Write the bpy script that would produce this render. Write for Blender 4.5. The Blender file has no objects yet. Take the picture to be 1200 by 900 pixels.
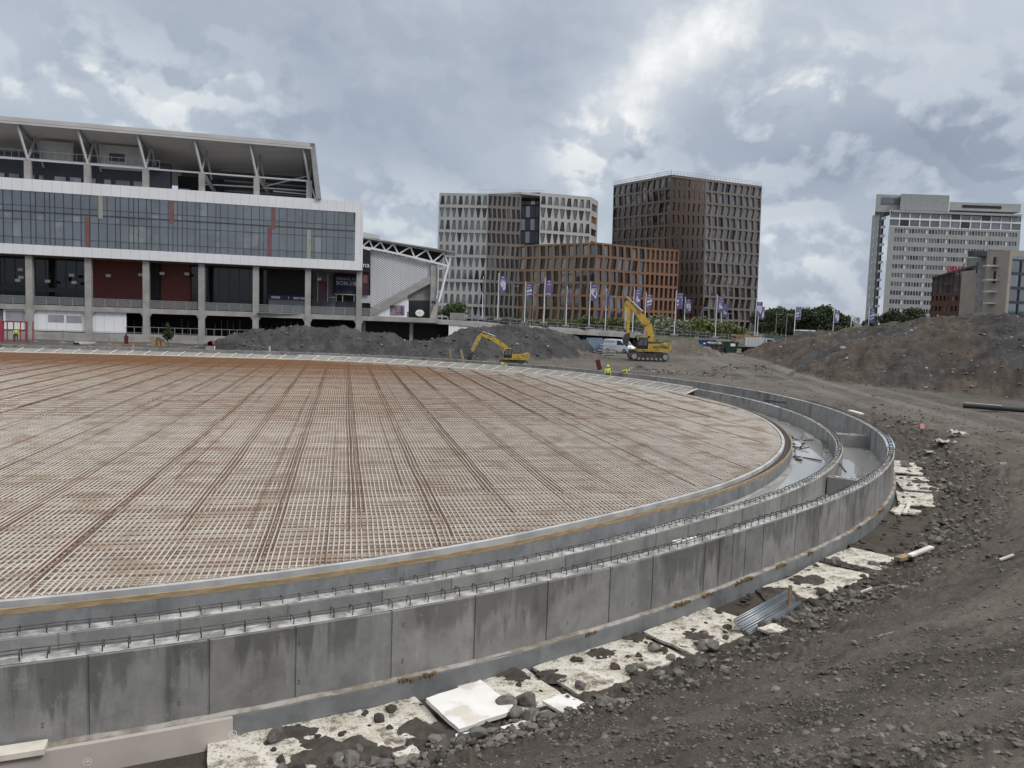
import bpy, math, random
import numpy as np
from mathutils import Vector, Matrix
random.seed(7); rng=np.random.default_rng(7)
SC=bpy.context.scene
COL=SC.collection
# ---------------------------------------------------------------- camera geometry
F=900.0; EYE=5.0; ROLL=.034; PITCH=math.atan((450-376)/F)
def ray(px,py):
    x=(px-600)/F; y=(py-450)/F
    c,s=math.cos(ROLL),math.sin(ROLL)
    x2=x*c+y*s; y2=-x*s+y*c
    return x2, math.cos(PITCH)-y2*math.sin(PITCH), -math.sin(PITCH)-y2*math.cos(PITCH)
def at(px,py,Y):
    a,f,u=ray(px,py); k=Y/f
    return Vector((a*k,Y,EYE+u*k))
def atz(px,py,z):
    a,f,u=ray(px,py); k=(z-EYE)/u
    return Vector((a*k,f*k,z))
def onplane(px,py,o,n):
    d=Vector(ray(px,py)); c=Vector((0,0,EYE))
    k=(Vector(o)-c).dot(n)/d.dot(n)
    return c+d*k
def sst(a,b,x):
    t=np.clip((x-a)/(b-a),0,1); return t*t*(3-2*t)
# ---------------------------------------------------------------- noise
def _h(ix,iy,seed):
    n=(ix.astype(np.int64)*374761393+iy.astype(np.int64)*668265263+seed*1442695041)&0xffffffff
    n=((n^(n>>13))*1274126177)&0xffffffff
    return ((n^(n>>16))&0xffff)/65535.0
def vnoise(x,y,seed=0):
    x=np.asarray(x,float);y=np.asarray(y,float)
    ix=np.floor(x);iy=np.floor(y);fx=x-ix;fy=y-iy
    fx=fx*fx*(3-2*fx);fy=fy*fy*(3-2*fy)
    a=_h(ix,iy,seed);b=_h(ix+1,iy,seed);c=_h(ix,iy+1,seed);d=_h(ix+1,iy+1,seed)
    return (a*(1-fx)+b*fx)*(1-fy)+(c*(1-fx)+d*fx)*fy-.5
def fbm(x,y,o=4,seed=0):
    r=0;a=1;f=1
    for i in range(o):
        r=r+a*vnoise(x*f+i*17.3,y*f-i*9.1,seed+i); a*=.5;f*=2.03
    return r
# ---------------------------------------------------------------- mesh helpers
class MB:
    def __init__(s): s.v=[];s.f=[];s.uv=None
    def add(s,vs,fs):
        b=len(s.v); s.v+= [tuple(p) for p in vs]; s.f+=[tuple(i+b for i in f) for f in fs]; return s
    def hexa(s,p):
        return s.add(p,[(0,3,2,1),(4,5,6,7),(0,1,5,4),(1,2,6,5),(2,3,7,6),(3,0,4,7)])
    def box(s,c,d,R=None):
        hx,hy,hz=d[0]/2,d[1]/2,d[2]/2
        p=[Vector(q) for q in ((-hx,-hy,-hz),(hx,-hy,-hz),(hx,hy,-hz),(-hx,hy,-hz),(-hx,-hy,hz),(hx,-hy,hz),(hx,hy,hz),(-hx,hy,hz))]
        if R is not None: p=[R@q for q in p]
        c=Vector(c); return s.hexa([q+c for q in p])
    def bar(s,a,b,w,h=None,up=(0,0,1)):
        a=Vector(a);b=Vector(b);h=h or w
        d=(b-a); 
        if d.length<1e-6: return s
        d.normalize();u=Vector(up)
        x=d.cross(u)
        if x.length<1e-3: x=d.cross(Vector((1,0,0)))
        x.normalize(); z=x.cross(d); x=x*w/2; z=z*h/2
        return s.hexa([a-x-z,a+x-z,b+x-z,b-x-z,a-x+z,a+x+z,b+x+z,b-x+z])
    def cyl(s,a,b,r0,r1=None,n=8,cap=True):
        a=Vector(a);b=Vector(b);r1=r0 if r1 is None else r1
        d=(b-a).normalized();x=d.cross(Vector((0,0,1)))
        if x.length<1e-3: x=Vector((1,0,0))
        x.normalize();y=d.cross(x)
        vs=[];fs=[]
        for i in range(n):
            t=2*math.pi*i/n;e=x*math.cos(t)+y*math.sin(t);vs+=[a+e*r0,b+e*r1]
        for i in range(n):
            j=(i+1)%n;fs.append((2*i,2*j,2*j+1,2*i+1))
        if cap: fs+=[tuple(2*i for i in range(n))[::-1],tuple(2*i+1 for i in range(n))]
        return s.add(vs,fs)
    def tube(s,pts,r,n=6):
        for a,b in zip(pts[:-1],pts[1:]): s.cyl(a,b,r,r,n)
        return s
    def prism(s,poly,d):   # poly: list of 3D points, extruded along vector d
        n=len(poly);d=Vector(d);p=[Vector(q) for q in poly]
        return s.add(p+[q+d for q in p],[tuple(range(n))[::-1],tuple(range(n,2*n))]+[(i,(i+1)%n,(i+1)%n+n,i+n) for i in range(n)])
    def build(s,name,mat,parent=None,smooth=False,loc=None,kind=None,label=None):
        me=bpy.data.meshes.new(name)
        o0=Vector((0,0,0))
        if loc is not None: o0=Vector(loc)
        elif parent is not None: o0=wloc(parent)
        v=np.array(s.v,float).reshape(-1,3)-np.array(o0)
        me.from_pydata(v.tolist(),[],s.f)
        if smooth: me.polygons.foreach_set('use_smooth',[True]*len(me.polygons))
        return link(name,me,mat,parent,loc,kind,label)
def wloc(o):
    p=Vector((0,0,0))
    while o is not None: p=p+Vector(o.location); o=o.parent
    return p
def link(name,me,mat,parent=None,loc=None,kind=None,label=None):
    for m in (mat if isinstance(mat,(list,tuple)) else [mat]): me.materials.append(m)
    o=bpy.data.objects.new(name,me); COL.objects.link(o)
    if parent is not None: o.parent=parent
    elif loc is not None: o.location=loc
    if kind: o['kind']=kind
    if label: o['label']=label
    me.update()
    return o
def thing(name,label,cat,loc=(0,0,0),group=None,rz=0):
    o=bpy.data.objects.new(name,None); COL.objects.link(o); o.empty_display_size=.3
    o.location=loc; o.rotation_euler=(0,0,rz); tag(o,label,cat,group); return o
def tag(o,label,cat,group=None):
    o['label']=label;o['category']=cat
    if group:o['group']=group
    return o
def copy_tree(o,parent=None):
    c=o.copy(); COL.objects.link(c); c.parent=parent
    for ch in list(o.children): copy_tree(ch,c)
    return c
def fastmesh(name,V,Fq,mat,smooth=True,uv=None,col=None,kind=None,parent=None):
    V=np.ascontiguousarray(V,np.float32);Fq=np.ascontiguousarray(Fq,np.int32)
    k=Fq.shape[1]
    me=bpy.data.meshes.new(name)
    me.vertices.add(len(V));me.vertices.foreach_set('co',V.ravel())
    me.loops.add(Fq.size);me.loops.foreach_set('vertex_index',Fq.ravel())
    me.polygons.add(len(Fq));me.polygons.foreach_set('loop_start',np.arange(0,Fq.size,k,dtype=np.int32))
    me.polygons.foreach_set('loop_total',np.full(len(Fq),k,np.int32))
    me.polygons.foreach_set('use_smooth',np.full(len(Fq),smooth,bool))
    if uv is not None:
        l=me.uv_layers.new(name='UVMap'); l.data.foreach_set('uv',np.ascontiguousarray(uv[Fq.ravel()],np.float32).ravel())
    if col is not None:
        a=me.color_attributes.new('tint','FLOAT_COLOR','POINT')
        a.data.foreach_set('color',np.ascontiguousarray(np.c_[col,np.ones(len(col))],np.float32).ravel())
    me.update(calc_edges=True); me.validate()
    return link(name,me,mat,parent,kind=kind)
# ---------------------------------------------------------------- materials
class G:
    def __init__(s,nt): s.t=nt
    def n(s,ty,**k):
        o=s.t.nodes.new(ty)
        for a,b in k.items(): setattr(o,a,b)
        return o
    def set(s,sock,v):
        if isinstance(v,bpy.types.NodeSocket): s.t.links.new(v,sock)
        else: sock.default_value=v
    def m(s,op,a,b=0,c=0,clamp=False):
        o=s.n('ShaderNodeMath',operation=op,use_clamp=clamp)
        for i,v in enumerate((a,b,c)): s.set(o.inputs[i],v)
        return o.outputs[0]
    def mix(s,f,a,b,mode='MIX'):
        o=s.n('ShaderNodeMix',data_type='RGBA',blend_type=mode)
        s.set(o.inputs[0],f); s.set(o.inputs[6],c4(a)); s.set(o.inputs[7],c4(b)); return o.outputs[2]
    def noise(s,vec,scale,detail=5,rough=.55,dist=0):
        o=s.n('ShaderNodeTexNoise'); s.set(o.inputs['Vector'],vec)
        o.inputs['Scale'].default_value=scale;o.inputs['Detail'].default_value=detail;o.inputs['Roughness'].default_value=rough;o.inputs['Distortion'].default_value=dist
        return o.outputs[0]
    def ramp(s,f,a,b):
        o=s.n('ShaderNodeMapRange',interpolation_type='SMOOTHSTEP'); s.set(o.inputs[0],f); o.inputs[1].default_value=a;o.inputs[2].default_value=b; return o.outputs[0]
    def scale(s,vec,sc):
        o=s.n('ShaderNodeVectorMath',operation='MULTIPLY'); s.set(o.inputs[0],vec);o.inputs[1].default_value=sc;return o.outputs[0]
def c4(v):
    if isinstance(v,bpy.types.NodeSocket): return v
    return (v[0],v[1],v[2],1) if len(v)==3 else v
def newmat(name):
    m=bpy.data.materials.new(name); m.use_nodes=True
    return m,G(m.node_tree),m.node_tree.nodes['Principled BSDF']
def M(name,c1,c2=None,sc=3,rough=.75,bump=0,metal=0,ior=None,bsc=None,lo=.35,hi=.65,stretch=None,c3=None,sc3=1,emit=None):
    m,g,p=newmat(name)
    tc=g.n('ShaderNodeTexCoord').outputs['Object']
    if stretch: tc=g.scale(tc,stretch)
    if c2 is None: c2=tuple(min(1,x*.82) for x in c1)
    col=g.mix(g.ramp(g.noise(tc,sc),lo,hi),c1,c2)
    if c3: col=g.mix(g.ramp(g.noise(tc,sc3,4),.52,.62),col,c3)
    g.set(p.inputs['Base Color'],col)
    p.inputs['Roughness'].default_value=rough;p.inputs['Metallic'].default_value=metal
    if ior: p.inputs['IOR'].default_value=ior
    if bump:
        b=g.n('ShaderNodeBump');b.inputs['Strength'].default_value=1;b.inputs['Distance'].default_value=bump
        g.set(b.inputs['Height'],g.noise(tc,bsc or sc*4,6,.6)); g.set(p.inputs['Normal'],b.outputs[0])
    return m
def glassM(name,c,rough=.06,ior=2.0,sc=.35):
    m,g,p=newmat(name)
    tc=g.n('ShaderNodeTexCoord').outputs['Object']
    g.set(p.inputs['Base Color'],g.mix(g.ramp(g.noise(tc,sc,3),.4,.6),c,tuple(x*.55 for x in c)))
    p.inputs['Roughness'].default_value=rough;p.inputs['IOR'].default_value=ior
    return m
def streakM(name,c1,c2,c3,joints=None,rough=.7,v0=None,panels=False):
    """concrete in (arc length, height) metres: vertical run-off stains, mottling"""
    m,g,p=newmat(name)
    uv=g.n('ShaderNodeUVMap').outputs[0]
    ob=g.n('ShaderNodeTexCoord').outputs['Object']
    run=g.noise(g.scale(uv,(1.6,.16,1)),1.0,5,.6)
    big=g.noise(g.scale(uv,(.45,.5,1)),1.0,3,.5)
    mot=g.noise(ob,2.2,7,.62)
    col=g.mix(g.ramp(mot,.38,.66),c1,c2)
    st=g.m('MULTIPLY',g.ramp(run,.5,.66),g.ramp(big,.42,.6))
    col=g.mix(g.m('MULTIPLY',st,.85),col,c3)
    if v0 is not None:      # water run-off starting at the wall top
        sx=g.n('ShaderNodeSeparateXYZ');g.set(sx.inputs[0],uv)
        d=g.m('SUBTRACT',sx.outputs[1],v0)
        dn=g.m('ADD',g.noise(g.scale(uv,(2.6,.22,1)),1.0,6,.62),g.m('MULTIPLY',g.m('SUBTRACT',g.noise(g.scale(uv,(.5,0,1)),1.0,2),.5),.55))
        dr=g.ramp(g.m('SUBTRACT',dn,g.m('MULTIPLY',d,.26)),.42,.52)
        dr=g.m('MULTIPLY',dr,g.m('GREATER_THAN',d,-.01))
        col=g.mix(g.m('MULTIPLY',dr,.62),col,c3)
    wh=g.m('MULTIPLY',g.ramp(g.noise(g.scale(uv,(2.3,.5,1)),1.3,6,.65),.56,.72),.5)
    col=g.mix(wh,col,tuple(min(1,x*1.45) for x in c1))
    g.set(p.inputs['Base Color'],col)
    g.set(p.inputs['Roughness'],g.m('SUBTRACT',rough,g.m('MULTIPLY',st,.25)))
    if v0 is not None:      # tie holes of the formwork
        su=g.n('ShaderNodeSeparateXYZ');g.set(su.inputs[0],uv)
        fx=g.m('MULTIPLY',g.m('SUBTRACT',g.m('FRACT',g.m('DIVIDE',su.outputs[0],1.37)),.5),1.37);fy=g.m('SUBTRACT',g.m('PINGPONG',g.m('SUBTRACT',su.outputs[1],v0+.52),.28),.26)
        rr=g.m('SQRT',g.m('ADD',g.m('MULTIPLY',fx,fx),g.m('MULTIPLY',fy,fy)))
        col=g.mix(g.m('MULTIPLY',g.m('LESS_THAN',rr,.017),.75),col,c3)
    # form-board lines, blow holes and pale laitance flecks
    fl=g.ramp(g.noise(g.scale(uv,(7,.05,1)),1.0,4,.7),.35,.65)
    col=g.mix(g.m('MULTIPLY',fl,.18),col,c2)
    po=g.n('ShaderNodeTexVoronoi');g.set(po.inputs['Vector'],ob);po.inputs['Scale'].default_value=16
    col=g.mix(g.m('MULTIPLY',g.m('LESS_THAN',po.outputs['Distance'],.10),.5),col,c3)
    col=g.mix(g.m('MULTIPLY',g.ramp(g.noise(ob,5,8,.72),.56,.7),.35),col,tuple(min(1,x*1.35) for x in c1))
    if panels: col=g.mix(1.0,col,g.n('ShaderNodeVertexColor',layer_name='tint').outputs[0],'MULTIPLY')
    g.set(p.inputs['Base Color'],col)
    b=g.n('ShaderNodeBump');b.inputs['Distance'].default_value=.006
    g.set(b.inputs['Height'],g.noise(ob,9,7,.65)); g.set(p.inputs['Normal'],b.outputs[0])
    return m
MT={}
MT['conc']=streakM('concrete_wall',(.258,.258,.253),(.182,.184,.182),(.068,.069,.066),v0=1.80,panels=True)
MT['conc_in']=streakM('concrete_inner',(.27,.27,.262),(.195,.198,.197),(.09,.092,.09),panels=True)
MT['foot']=streakM('concrete_footing',(.21,.22,.23),(.152,.16,.170),(.07,.075,.08))
MT['conc_top']=M('concrete_top',(.50,.495,.48),(.22,.22,.215),4,.75,.025,lo=.38,hi=.62)
MT['conc_lt']=M('pale_concrete',(.36,.355,.34),(.27,.265,.255),.6,.8,.004)
MT['conc_md']=M('grey_concrete',(.25,.25,.245),(.18,.18,.18),.7,.8,.004)
MT['rust']=M('rusty_steel',(.178,.096,.058),(.108,.060,.040),4,.85,stretch=(1,1,1))
MT['orust']=M('orange_rusty_steel',(.19,.095,.042),(.13,.068,.032),4,.85)
MT['steel']=M('dark_rebar',(.10,.10,.105),(.06,.055,.055),6,.55,metal=.5)
MT['white']=M('white_paint',(.78,.79,.81),(.72,.73,.75),.4,.5)
def cladM():
    m,g,p=newmat('white_cladding');ob=g.n('ShaderNodeTexCoord').outputs['Object']
    d=g.n('ShaderNodeVectorMath',operation='DOT_PRODUCT');g.set(d.inputs[0],ob);d.inputs[1].default_value=(math.cos(math.radians(14.2)),math.sin(math.radians(14.2)),0)
    f=g.m('FRACT',g.m('DIVIDE',d.outputs['Value'],1.22))
    col=g.mix(g.ramp(g.noise(ob,.25,4),.4,.6),(.76,.77,.80),(.72,.73,.76))
    g.set(p.inputs['Base Color'],g.mix(g.m('LESS_THAN',f,.028),col,(.42,.43,.45)));p.inputs['Roughness'].default_value=.45;return m
MT['clad']=cladM()
MT['pipe']=M('pale_pipe',(.60,.56,.505),(.46,.41,.355),1.6,.5,c3=(.36,.285,.215),sc3=.7)
MT['palebar']=M('wet_sheen_bar',(.47,.43,.38),(.32,.26,.20),1.3,.5)  # pale colour paints the sky's sheen on wet bar tops
MT['dglass']=glassM('dark_glass',(.014,.018,.02),.08,1.5)
MT['bglass']=glassM('blue_glass',(.04,.058,.078),.04,2.7)
MT['tglass']=glassM('tower_glass',(.055,.06,.068),.06,2.2)
MT['navy']=M('navy_panel',(.03,.035,.05),(.024,.028,.04),.5,.5)
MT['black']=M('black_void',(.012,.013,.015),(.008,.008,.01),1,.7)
MT['dark']=M('dark_metal',(.05,.052,.055),(.035,.036,.04),1,.5)
MT['grey']=M('grey_metal',(.30,.31,.32),(.25,.26,.27),1,.5)
MT['lgrey']=M('light_grey_metal',(.52,.53,.54),(.46,.47,.48),.6,.45)
MT['red']=M('red_panel',(.135,.022,.018),(.11,.019,.016),.4,.6)
MT['redp']=M('red_frame_paint',(.36,.05,.075),(.30,.045,.065),2,.5)
MT['pink']=M('pale_red_panel',(.20,.085,.09),(.17,.07,.077),1,.5)
MT['cream']=M('cream_panel',(.33,.34,.30),(.30,.30,.27),1,.5)
MT['yellow']=M('machine_yellow',(.54,.36,.05),(.44,.29,.045),1.5,.5,c3=(.26,.19,.09),sc3=1.6)
MT['hivis']=M('hivis_yellow',(.60,.75,.03),(.5,.62,.03),4,.7)
MT['rubber']=M('muddy_rubber',(.02,.02,.02),(.085,.072,.058),2.5,.85)
MT['wood']=M('formwork_timber',(.36,.275,.165),(.25,.18,.105),3,.8,.004,stretch=(1,1,6))
MT['pwood']=M('pale_timber',(.74,.70,.63),(.62,.57,.5),3,.75)
def dirtyboard():
    m,g,p=newmat('dirty_white_board');ob=g.n('ShaderNodeTexCoord').outputs['Object']
    col=g.mix(g.ramp(g.noise(ob,2.0,5),.4,.65),(.68,.66,.60),(.54,.50,.42))
    col=g.mix(g.m('MULTIPLY',g.ramp(g.noise(ob,7,7,.7),.5,.66),.8),col,(.40,.35,.285))
    col=g.mix(g.ramp(g.noise(ob,22,6,.72),.54,.62),col,(.16,.135,.11))
    col=g.mix(g.ramp(g.noise(ob,3.4,9,.74),.50,.66),col,(.13,.11,.092))
    g.set(p.inputs['Base Color'],col);p.inputs['Roughness'].default_value=.75
    b=g.n('ShaderNodeBump');b.inputs['Distance'].default_value=.01;g.set(b.inputs['Height'],g.noise(ob,24,6,.7));g.set(p.inputs['Normal'],b.outputs[0]);return m
MT['xps']=dirtyboard()
MT['xpsw']=M('clean_white_board',(.80,.80,.79),(.74,.74,.72),3,.6,c3=(.62,.58,.52),sc3=2)
MT['scrap']=M('dirty_plastic',(.50,.49,.47),(.33,.315,.29),2.5,.5,c3=(.15,.13,.11),sc3=1.5)
MT['panel']=M('beige_insulation',(.52,.47,.44),(.46,.42,.39),2,.7)
MT['purple']=M('purple_banner',(.125,.115,.24),(.095,.085,.185),1.1,.7)
MT['blueban']=M('blue_banner',(.018,.022,.11),(.012,.015,.07),1,.6)
MT['offw']=M('banner_white',(.62,.60,.72),(.45,.42,.58),3,.7)
MT['magenta']=M('banner_magenta',(.40,.06,.28),(.25,.05,.25),3,.7)
MT['skin']=M('skin',(.45,.28,.2),None,5,.6)
MT['denim']=M('dark_trousers',(.03,.035,.05),None,5,.8)
MT['bark']=M('bark',(.08,.06,.045),None,5,.9)
MT['rock']=M('dark_rock',(.16,.152,.142),(.085,.08,.074),3,.75,.02,c3=(.27,.255,.235),sc3=.8)
MT['clod']=M('mud_clod',(.080,.069,.059),(.048,.041,.035),5,.9,.02)
MT['blue']=M('blue_paint',(.02,.055,.24),(.018,.045,.2),1,.5)
MT['cblue']=M('container_blue',(.26,.34,.44),(.22,.3,.4),1,.55)
MT['dgreen']=M('dark_green_paint',(.015,.04,.038),(.012,.03,.03),1,.5)
MT['teal']=M('teal_paint',(.03,.26,.22),None,1,.5)
MT['pipegreen']=M('green_pipe',(.012,.024,.022),(.02,.03,.028),1,.4)
MT['galv']=M('galvanised',(.44,.46,.48),(.33,.35,.37),2,.35,metal=.6)
MT['zinc']=M('corrugated_sheet',(.30,.33,.36),(.24,.26,.29),2,.4,metal=.7)
MT['maroon']=M('maroon_board',(.10,.012,.02),None,2,.6)
MT['letter']=M('white_letters',(.82,.82,.82),None,1,.5)
MT['redlet']=M('red_letters',(.50,.035,.05),None,1,.5)
MT['kletter']=M('black_letters',(.015,.015,.02),None,1,.5)
MT['brick']=M('red_brick',(.125,.058,.045),(.10,.05,.04),1.2,.85)
MT['beige']=M('beige_render',(.33,.295,.258),(.29,.258,.226),.5,.85)
MT['tancon']=M('tower_grey',(.36,.36,.365),(.32,.32,.325),.15,.75)
MT['twhite']=M('tower_white',(.42,.415,.405),(.375,.37,.36),.2,.7)
MT['twarm']=M('tower_warm_grey',(.27,.225,.195),(.22,.19,.165),.2,.7)
MT['tbrown']=M('tower_brown',(.175,.150,.135),(.145,.123,.112),.2,.65)
MT['tbrown_shade']=M('tower_brown_shade',(.125,.092,.08),(.105,.076,.066),.2,.6)  # darker copy of the tower brown, shade painted on the turned facet
MT['orange']=M('copper_brown',(.205,.110,.062),(.17,.09,.052),.15,.6)
MT['orange2']=M('copper_grey',(.225,.138,.085),(.19,.115,.07),.15,.6)
MT['ribbed']=M('ribbed_cladding',(.50,.52,.53),(.44,.46,.47),.3,.5)
MT['glassy']=glassM('railing_glass',(.10,.12,.12),.1,1.6)
def leafM(name,a,b):
    m,g,p=newmat(name)
    gm=g.n('ShaderNodeNewGeometry').outputs
    col=g.mix(gm['Random Per Island'],a,b)
    g.set(p.inputs['Base Color'],col);p.inputs['Roughness'].default_value=.6
    return m
MT['leafd']=leafM('dark_foliage',(.022,.040,.016),(.06,.085,.03))
MT['leafm']=leafM('mid_foliage',(.04,.07,.02),(.10,.14,.04))
MT['leafl']=leafM('light_foliage',(.07,.10,.025),(.15,.18,.05))
MT['leafg']=leafM('grey_green_foliage',(.10,.13,.08),(.19,.22,.14))
def text(body,size,origin,u,v,mat,name,parent,align='LEFT',extrude=.01):
    cu=bpy.data.curves.new('tmp','FONT');cu.body=body;cu.size=size;cu.align_x=align;cu.extrude=extrude;cu.resolution_u=2
    ob=bpy.data.objects.new('tmp',cu);COL.objects.link(ob);bpy.context.view_layer.update()
    me=bpy.data.meshes.new_from_object(ob.evaluated_get(bpy.context.evaluated_depsgraph_get()))
    bpy.data.objects.remove(ob);bpy.data.curves.remove(cu)
    u=Vector(u).normalized();v=Vector(v).normalized();n=u.cross(v);o=Vector(origin)-(wloc(parent) if parent else Vector((0,0,0)))
    for w in me.vertices: w.co=o+u*w.co.x+v*w.co.y+n*w.co.z
    me.name=name;me.materials.clear()
    return link(name,me,mat,parent)
# ================================================================ rink outline (plan curve of the slab edge)
KEY=[(-110,-11.4),(-85,-5.9),(-60,-.4),(-40,4.0),(-28,6.8),(-18,9.3),(-12.5,11.0),(-8.34,12.45),(-6.6,13.2),(-4.7,14.12),(-1.7,15.98),(.3,17.5),(2.6,19.75),(4.5,21.5),(7.3,24.7),(9.7,28.4),(11.35,31.8),(12.5,34.9),(13.5,39.1),(14.1,43.5),(14.1,47.8),(13.5,52.9),(11.6,58.7),(7.9,65.2),(2.9,71.3),(-3.6,76.1),(-12.5,80.6),(-20,82.2),(-28,82.2),(-40,80.6),(-51.6,78.2),(-70,74.1),(-90,69.7),(-130,60.9)]
def catmull(P,n=24):
    P=[np.array(p,float) for p in P];P=[2*P[0]-P[1]]+P+[2*P[-1]-P[-2]];o=[]
    for i in range(1,len(P)-2):
        a,b,c,d=P[i-1:i+3]
        for k in range(n):
            t=k/n;o.append(.5*(2*b+(c-a)*t+(2*a-5*b+4*c-d)*t*t+(-a+3*b-3*c+d)*t**3))
    o.append(P[-2]);return np.array(o)
_c=catmull(KEY)
def resample(c,step):
    L=np.r_[0,np.cumsum(np.hypot(*np.diff(c,axis=0).T))]
    t=np.arange(0,L[-1],step);return np.c_[np.interp(t,L,c[:,0]),np.interp(t,L,c[:,1])]
_c=resample(_c,.25)
_k=np.exp(-.5*(np.arange(-24,25)/8.)**2);_k/=_k.sum()
_p=np.r_[np.repeat(_c[:1],24,0),_c,np.repeat(_c[-1:],24,0)]
CU=np.c_[np.convolve(_p[:,0],_k,'valid'),np.convolve(_p[:,1],_k,'valid')]
CU=resample(CU,.25)
CT=np.arange(len(CU))*.25
_d=np.gradient(CU,axis=0);_d/=np.hypot(_d[:,0],_d[:,1])[:,None]
CN=np.c_[_d[:,1],-_d[:,0]]
def cpt(t,o):
    x=np.interp(t,CT,CU[:,0]);y=np.interp(t,CT,CU[:,1]);a=np.interp(t,CT,CN[:,0]);b=np.interp(t,CT,CN[:,1])
    return x+a*o,y+b*o
def cp3(t,o,z):
    x,y=cpt(t,o);return Vector((float(x),float(y),z))
def tat(px,py,z,o):
    p=atz(px,py,z);x,y=cpt(CT,o);return float(CT[np.argmin((x-p.x)**2+(y-p.y)**2)])
def project(x,y,z):
    up=z-EYE;zz=y*math.cos(PITCH)-up*math.sin(PITCH);yy=-(y*math.sin(PITCH)+up*math.cos(PITCH));c,s=math.cos(ROLL),math.sin(ROLL)
    a,b=x/zz,yy/zz
    return 600+F*(c*a-s*b),450+F*(s*a+c*b)
def tpx(px,z,o):
    x,y=cpt(CT,o);k=np.where((y>2)&(y<33)&(CT<CT[int(np.argmax(CU[:,0]))]))[0]
    u,_=project(x[k],y[k],z);return float(CT[k[np.argmin(np.abs(u-px))]])
T0=float(CT[np.argmin((CU[:,0]+22)**2+(CU[:,1]-8)**2)])       # just left of the frame, near side
T1=float(CT[np.argmin((CU[:,0]+75)**2+(CU[:,1]-73)**2)])      # left of the frame, far side
def strip(prof,ts,closed=False,zoff=None,ooff=None):
    """sweep list of (offset,z) along the outline; returns V,F,uv"""
    ts=np.asarray(ts,float);n=len(prof);V=[];U=[]
    acc=np.r_[0,np.cumsum([math.hypot(prof[i+1][0]-prof[i][0],prof[i+1][1]-prof[i][1]) for i in range(n-1)])]
    for j,(o,z) in enumerate(prof):
        oo=o+(ooff(j,ts) if ooff else 0);zz=z+(zoff(j,ts) if zoff else 0)
        x,y=cpt(ts,oo);V.append(np.c_[x,y,np.broadcast_to(zz,x.shape)]);U.append(np.c_[ts,np.full(len(ts),acc[j])])
    V=np.stack(V,1).reshape(-1,3);U=np.stack(U,1).reshape(-1,2)
    m=len(ts);i=np.arange(m-1)[:,None]*n;j=np.arange(n if closed else n-1)[None,:];jn=(j+1)%n
    Fq=np.stack([i+j,i+j+n,i+jn+n,i+jn],-1).reshape(-1,4)
    return V,Fq,U
WO=4.2                                                     # outer wall, outer face
# ================================================================ ground sheet
def polydist(x,y,C):
    D=np.full(x.shape,1e9);S=np.zeros(x.shape)
    a=C[:-1];b=C[1:];d=b-a;L=(d**2).sum(1)
    out=np.empty(x.size);sg=np.empty(x.size);tt=np.empty(x.size)
    X=x.ravel();Y=y.ravel()
    for k in range(0,X.size,20000):
        px=X[k:k+20000,None]-a[None,:,0];py=Y[k:k+20000,None]-a[None,:,1]
        t=np.clip((px*d[:,0]+py*d[:,1])/L,0,1)
        ex=px-t*d[:,0];ey=py-t*d[:,1];q=ex*ex+ey*ey
        m=q.argmin(1);r=np.arange(len(m))
        out[k:k+20000]=np.sqrt(q[r,m])
        cr=d[m,0]*py[r,m]-d[m,1]*px[r,m]
        sg[k:k+20000]=np.where(cr<0,1,-1);tt[k:k+20000]=m+t[r,m]
    return (out*sg).reshape(x.shape),tt.reshape(x.shape)
_ox,_oy=cpt(CT[::4],WO);WALLC=np.c_[_ox,_oy]
def R3(*a): return [at(px,py,d) for px,py,d in a]
RIDGES=[ # (points px,py,depth , half width, front steepness)
 (R3((905,407,116),(930,397,111),(962,391,105),(1000,385,97),(1040,379,90),(1090,375,83),(1130,369,77),(1165,371,73),(1200,380,69),(1260,392,63)),[8,10,12,13,15,16,18,17,15,12],1),
 (R3((248,402,93),(275,392,93.5),(305,386,94),(345,384,94),(400,384,95),(440,389,95),(468,396,94)),[3.5,5,6.5,7,7,6.5,4],2),
 (R3((455,398,93),(500,401,92.5),(525,395,93),(556,384,95),(600,380,97),(640,383,98),(668,391,99),(688,404,98)),[4,4.5,6,7.5,8,7.5,5.5,3],2),
 (R3((778,410,107),(790,400,107),(806,401,107),(825,407,108),(846,412,109)),[2.5,4,4,3,2],0),
 (R3((752,433,78),(800,434,74.5),(845,437,72.5)),[3,4,3],1),
 (R3((852,433,80),(868,427,82),(888,432,84)),[3.5,4.5,3.5],1),
 (R3((672,415,95),(686,411,95),(700,414,95)),[3,3.5,3],0),
]
def seg_ridge(x,y,pts,ws):
    H=np.full(x.shape,-9.0);P=np.array([tuple(p) for p in pts]);W=np.array(ws,float)
    # resample finely and use the nearest sample
    n=12*(len(P)-1)+1;u=np.linspace(0,len(P)-1,n);i=np.arange(len(P))
    Q=np.c_[[np.interp(u,i,P[:,k]) for k in range(3)]].T;Wq=np.interp(u,i,W)
    lo=Q[:,:2].min(0)-W.max()*1.3;hi=Q[:,:2].max(0)+W.max()*1.3
    m=(x>lo[0])&(x<hi[0])&(y>lo[1])&(y<hi[1])
    xs=x[m];ys=y[m];best=np.full(xs.shape,-9.0)
    for k in range(n):
        d=np.hypot(xs-Q[k,0],ys-Q[k,1])/Wq[k]
        h=Q[k,2]*(1-d**1.25)-.6*d
        best=np.maximum(best,np.where(d<1.35,h,-9))
    H[m]=best;return H
def smin(a,b,k): 
    h=np.clip(.5+.5*(b-a)/k,0,1);return b*(1-h)+a*h-k*h*(1-h)
def smax(a,b,k): return -smin(-a,-b,k)
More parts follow.
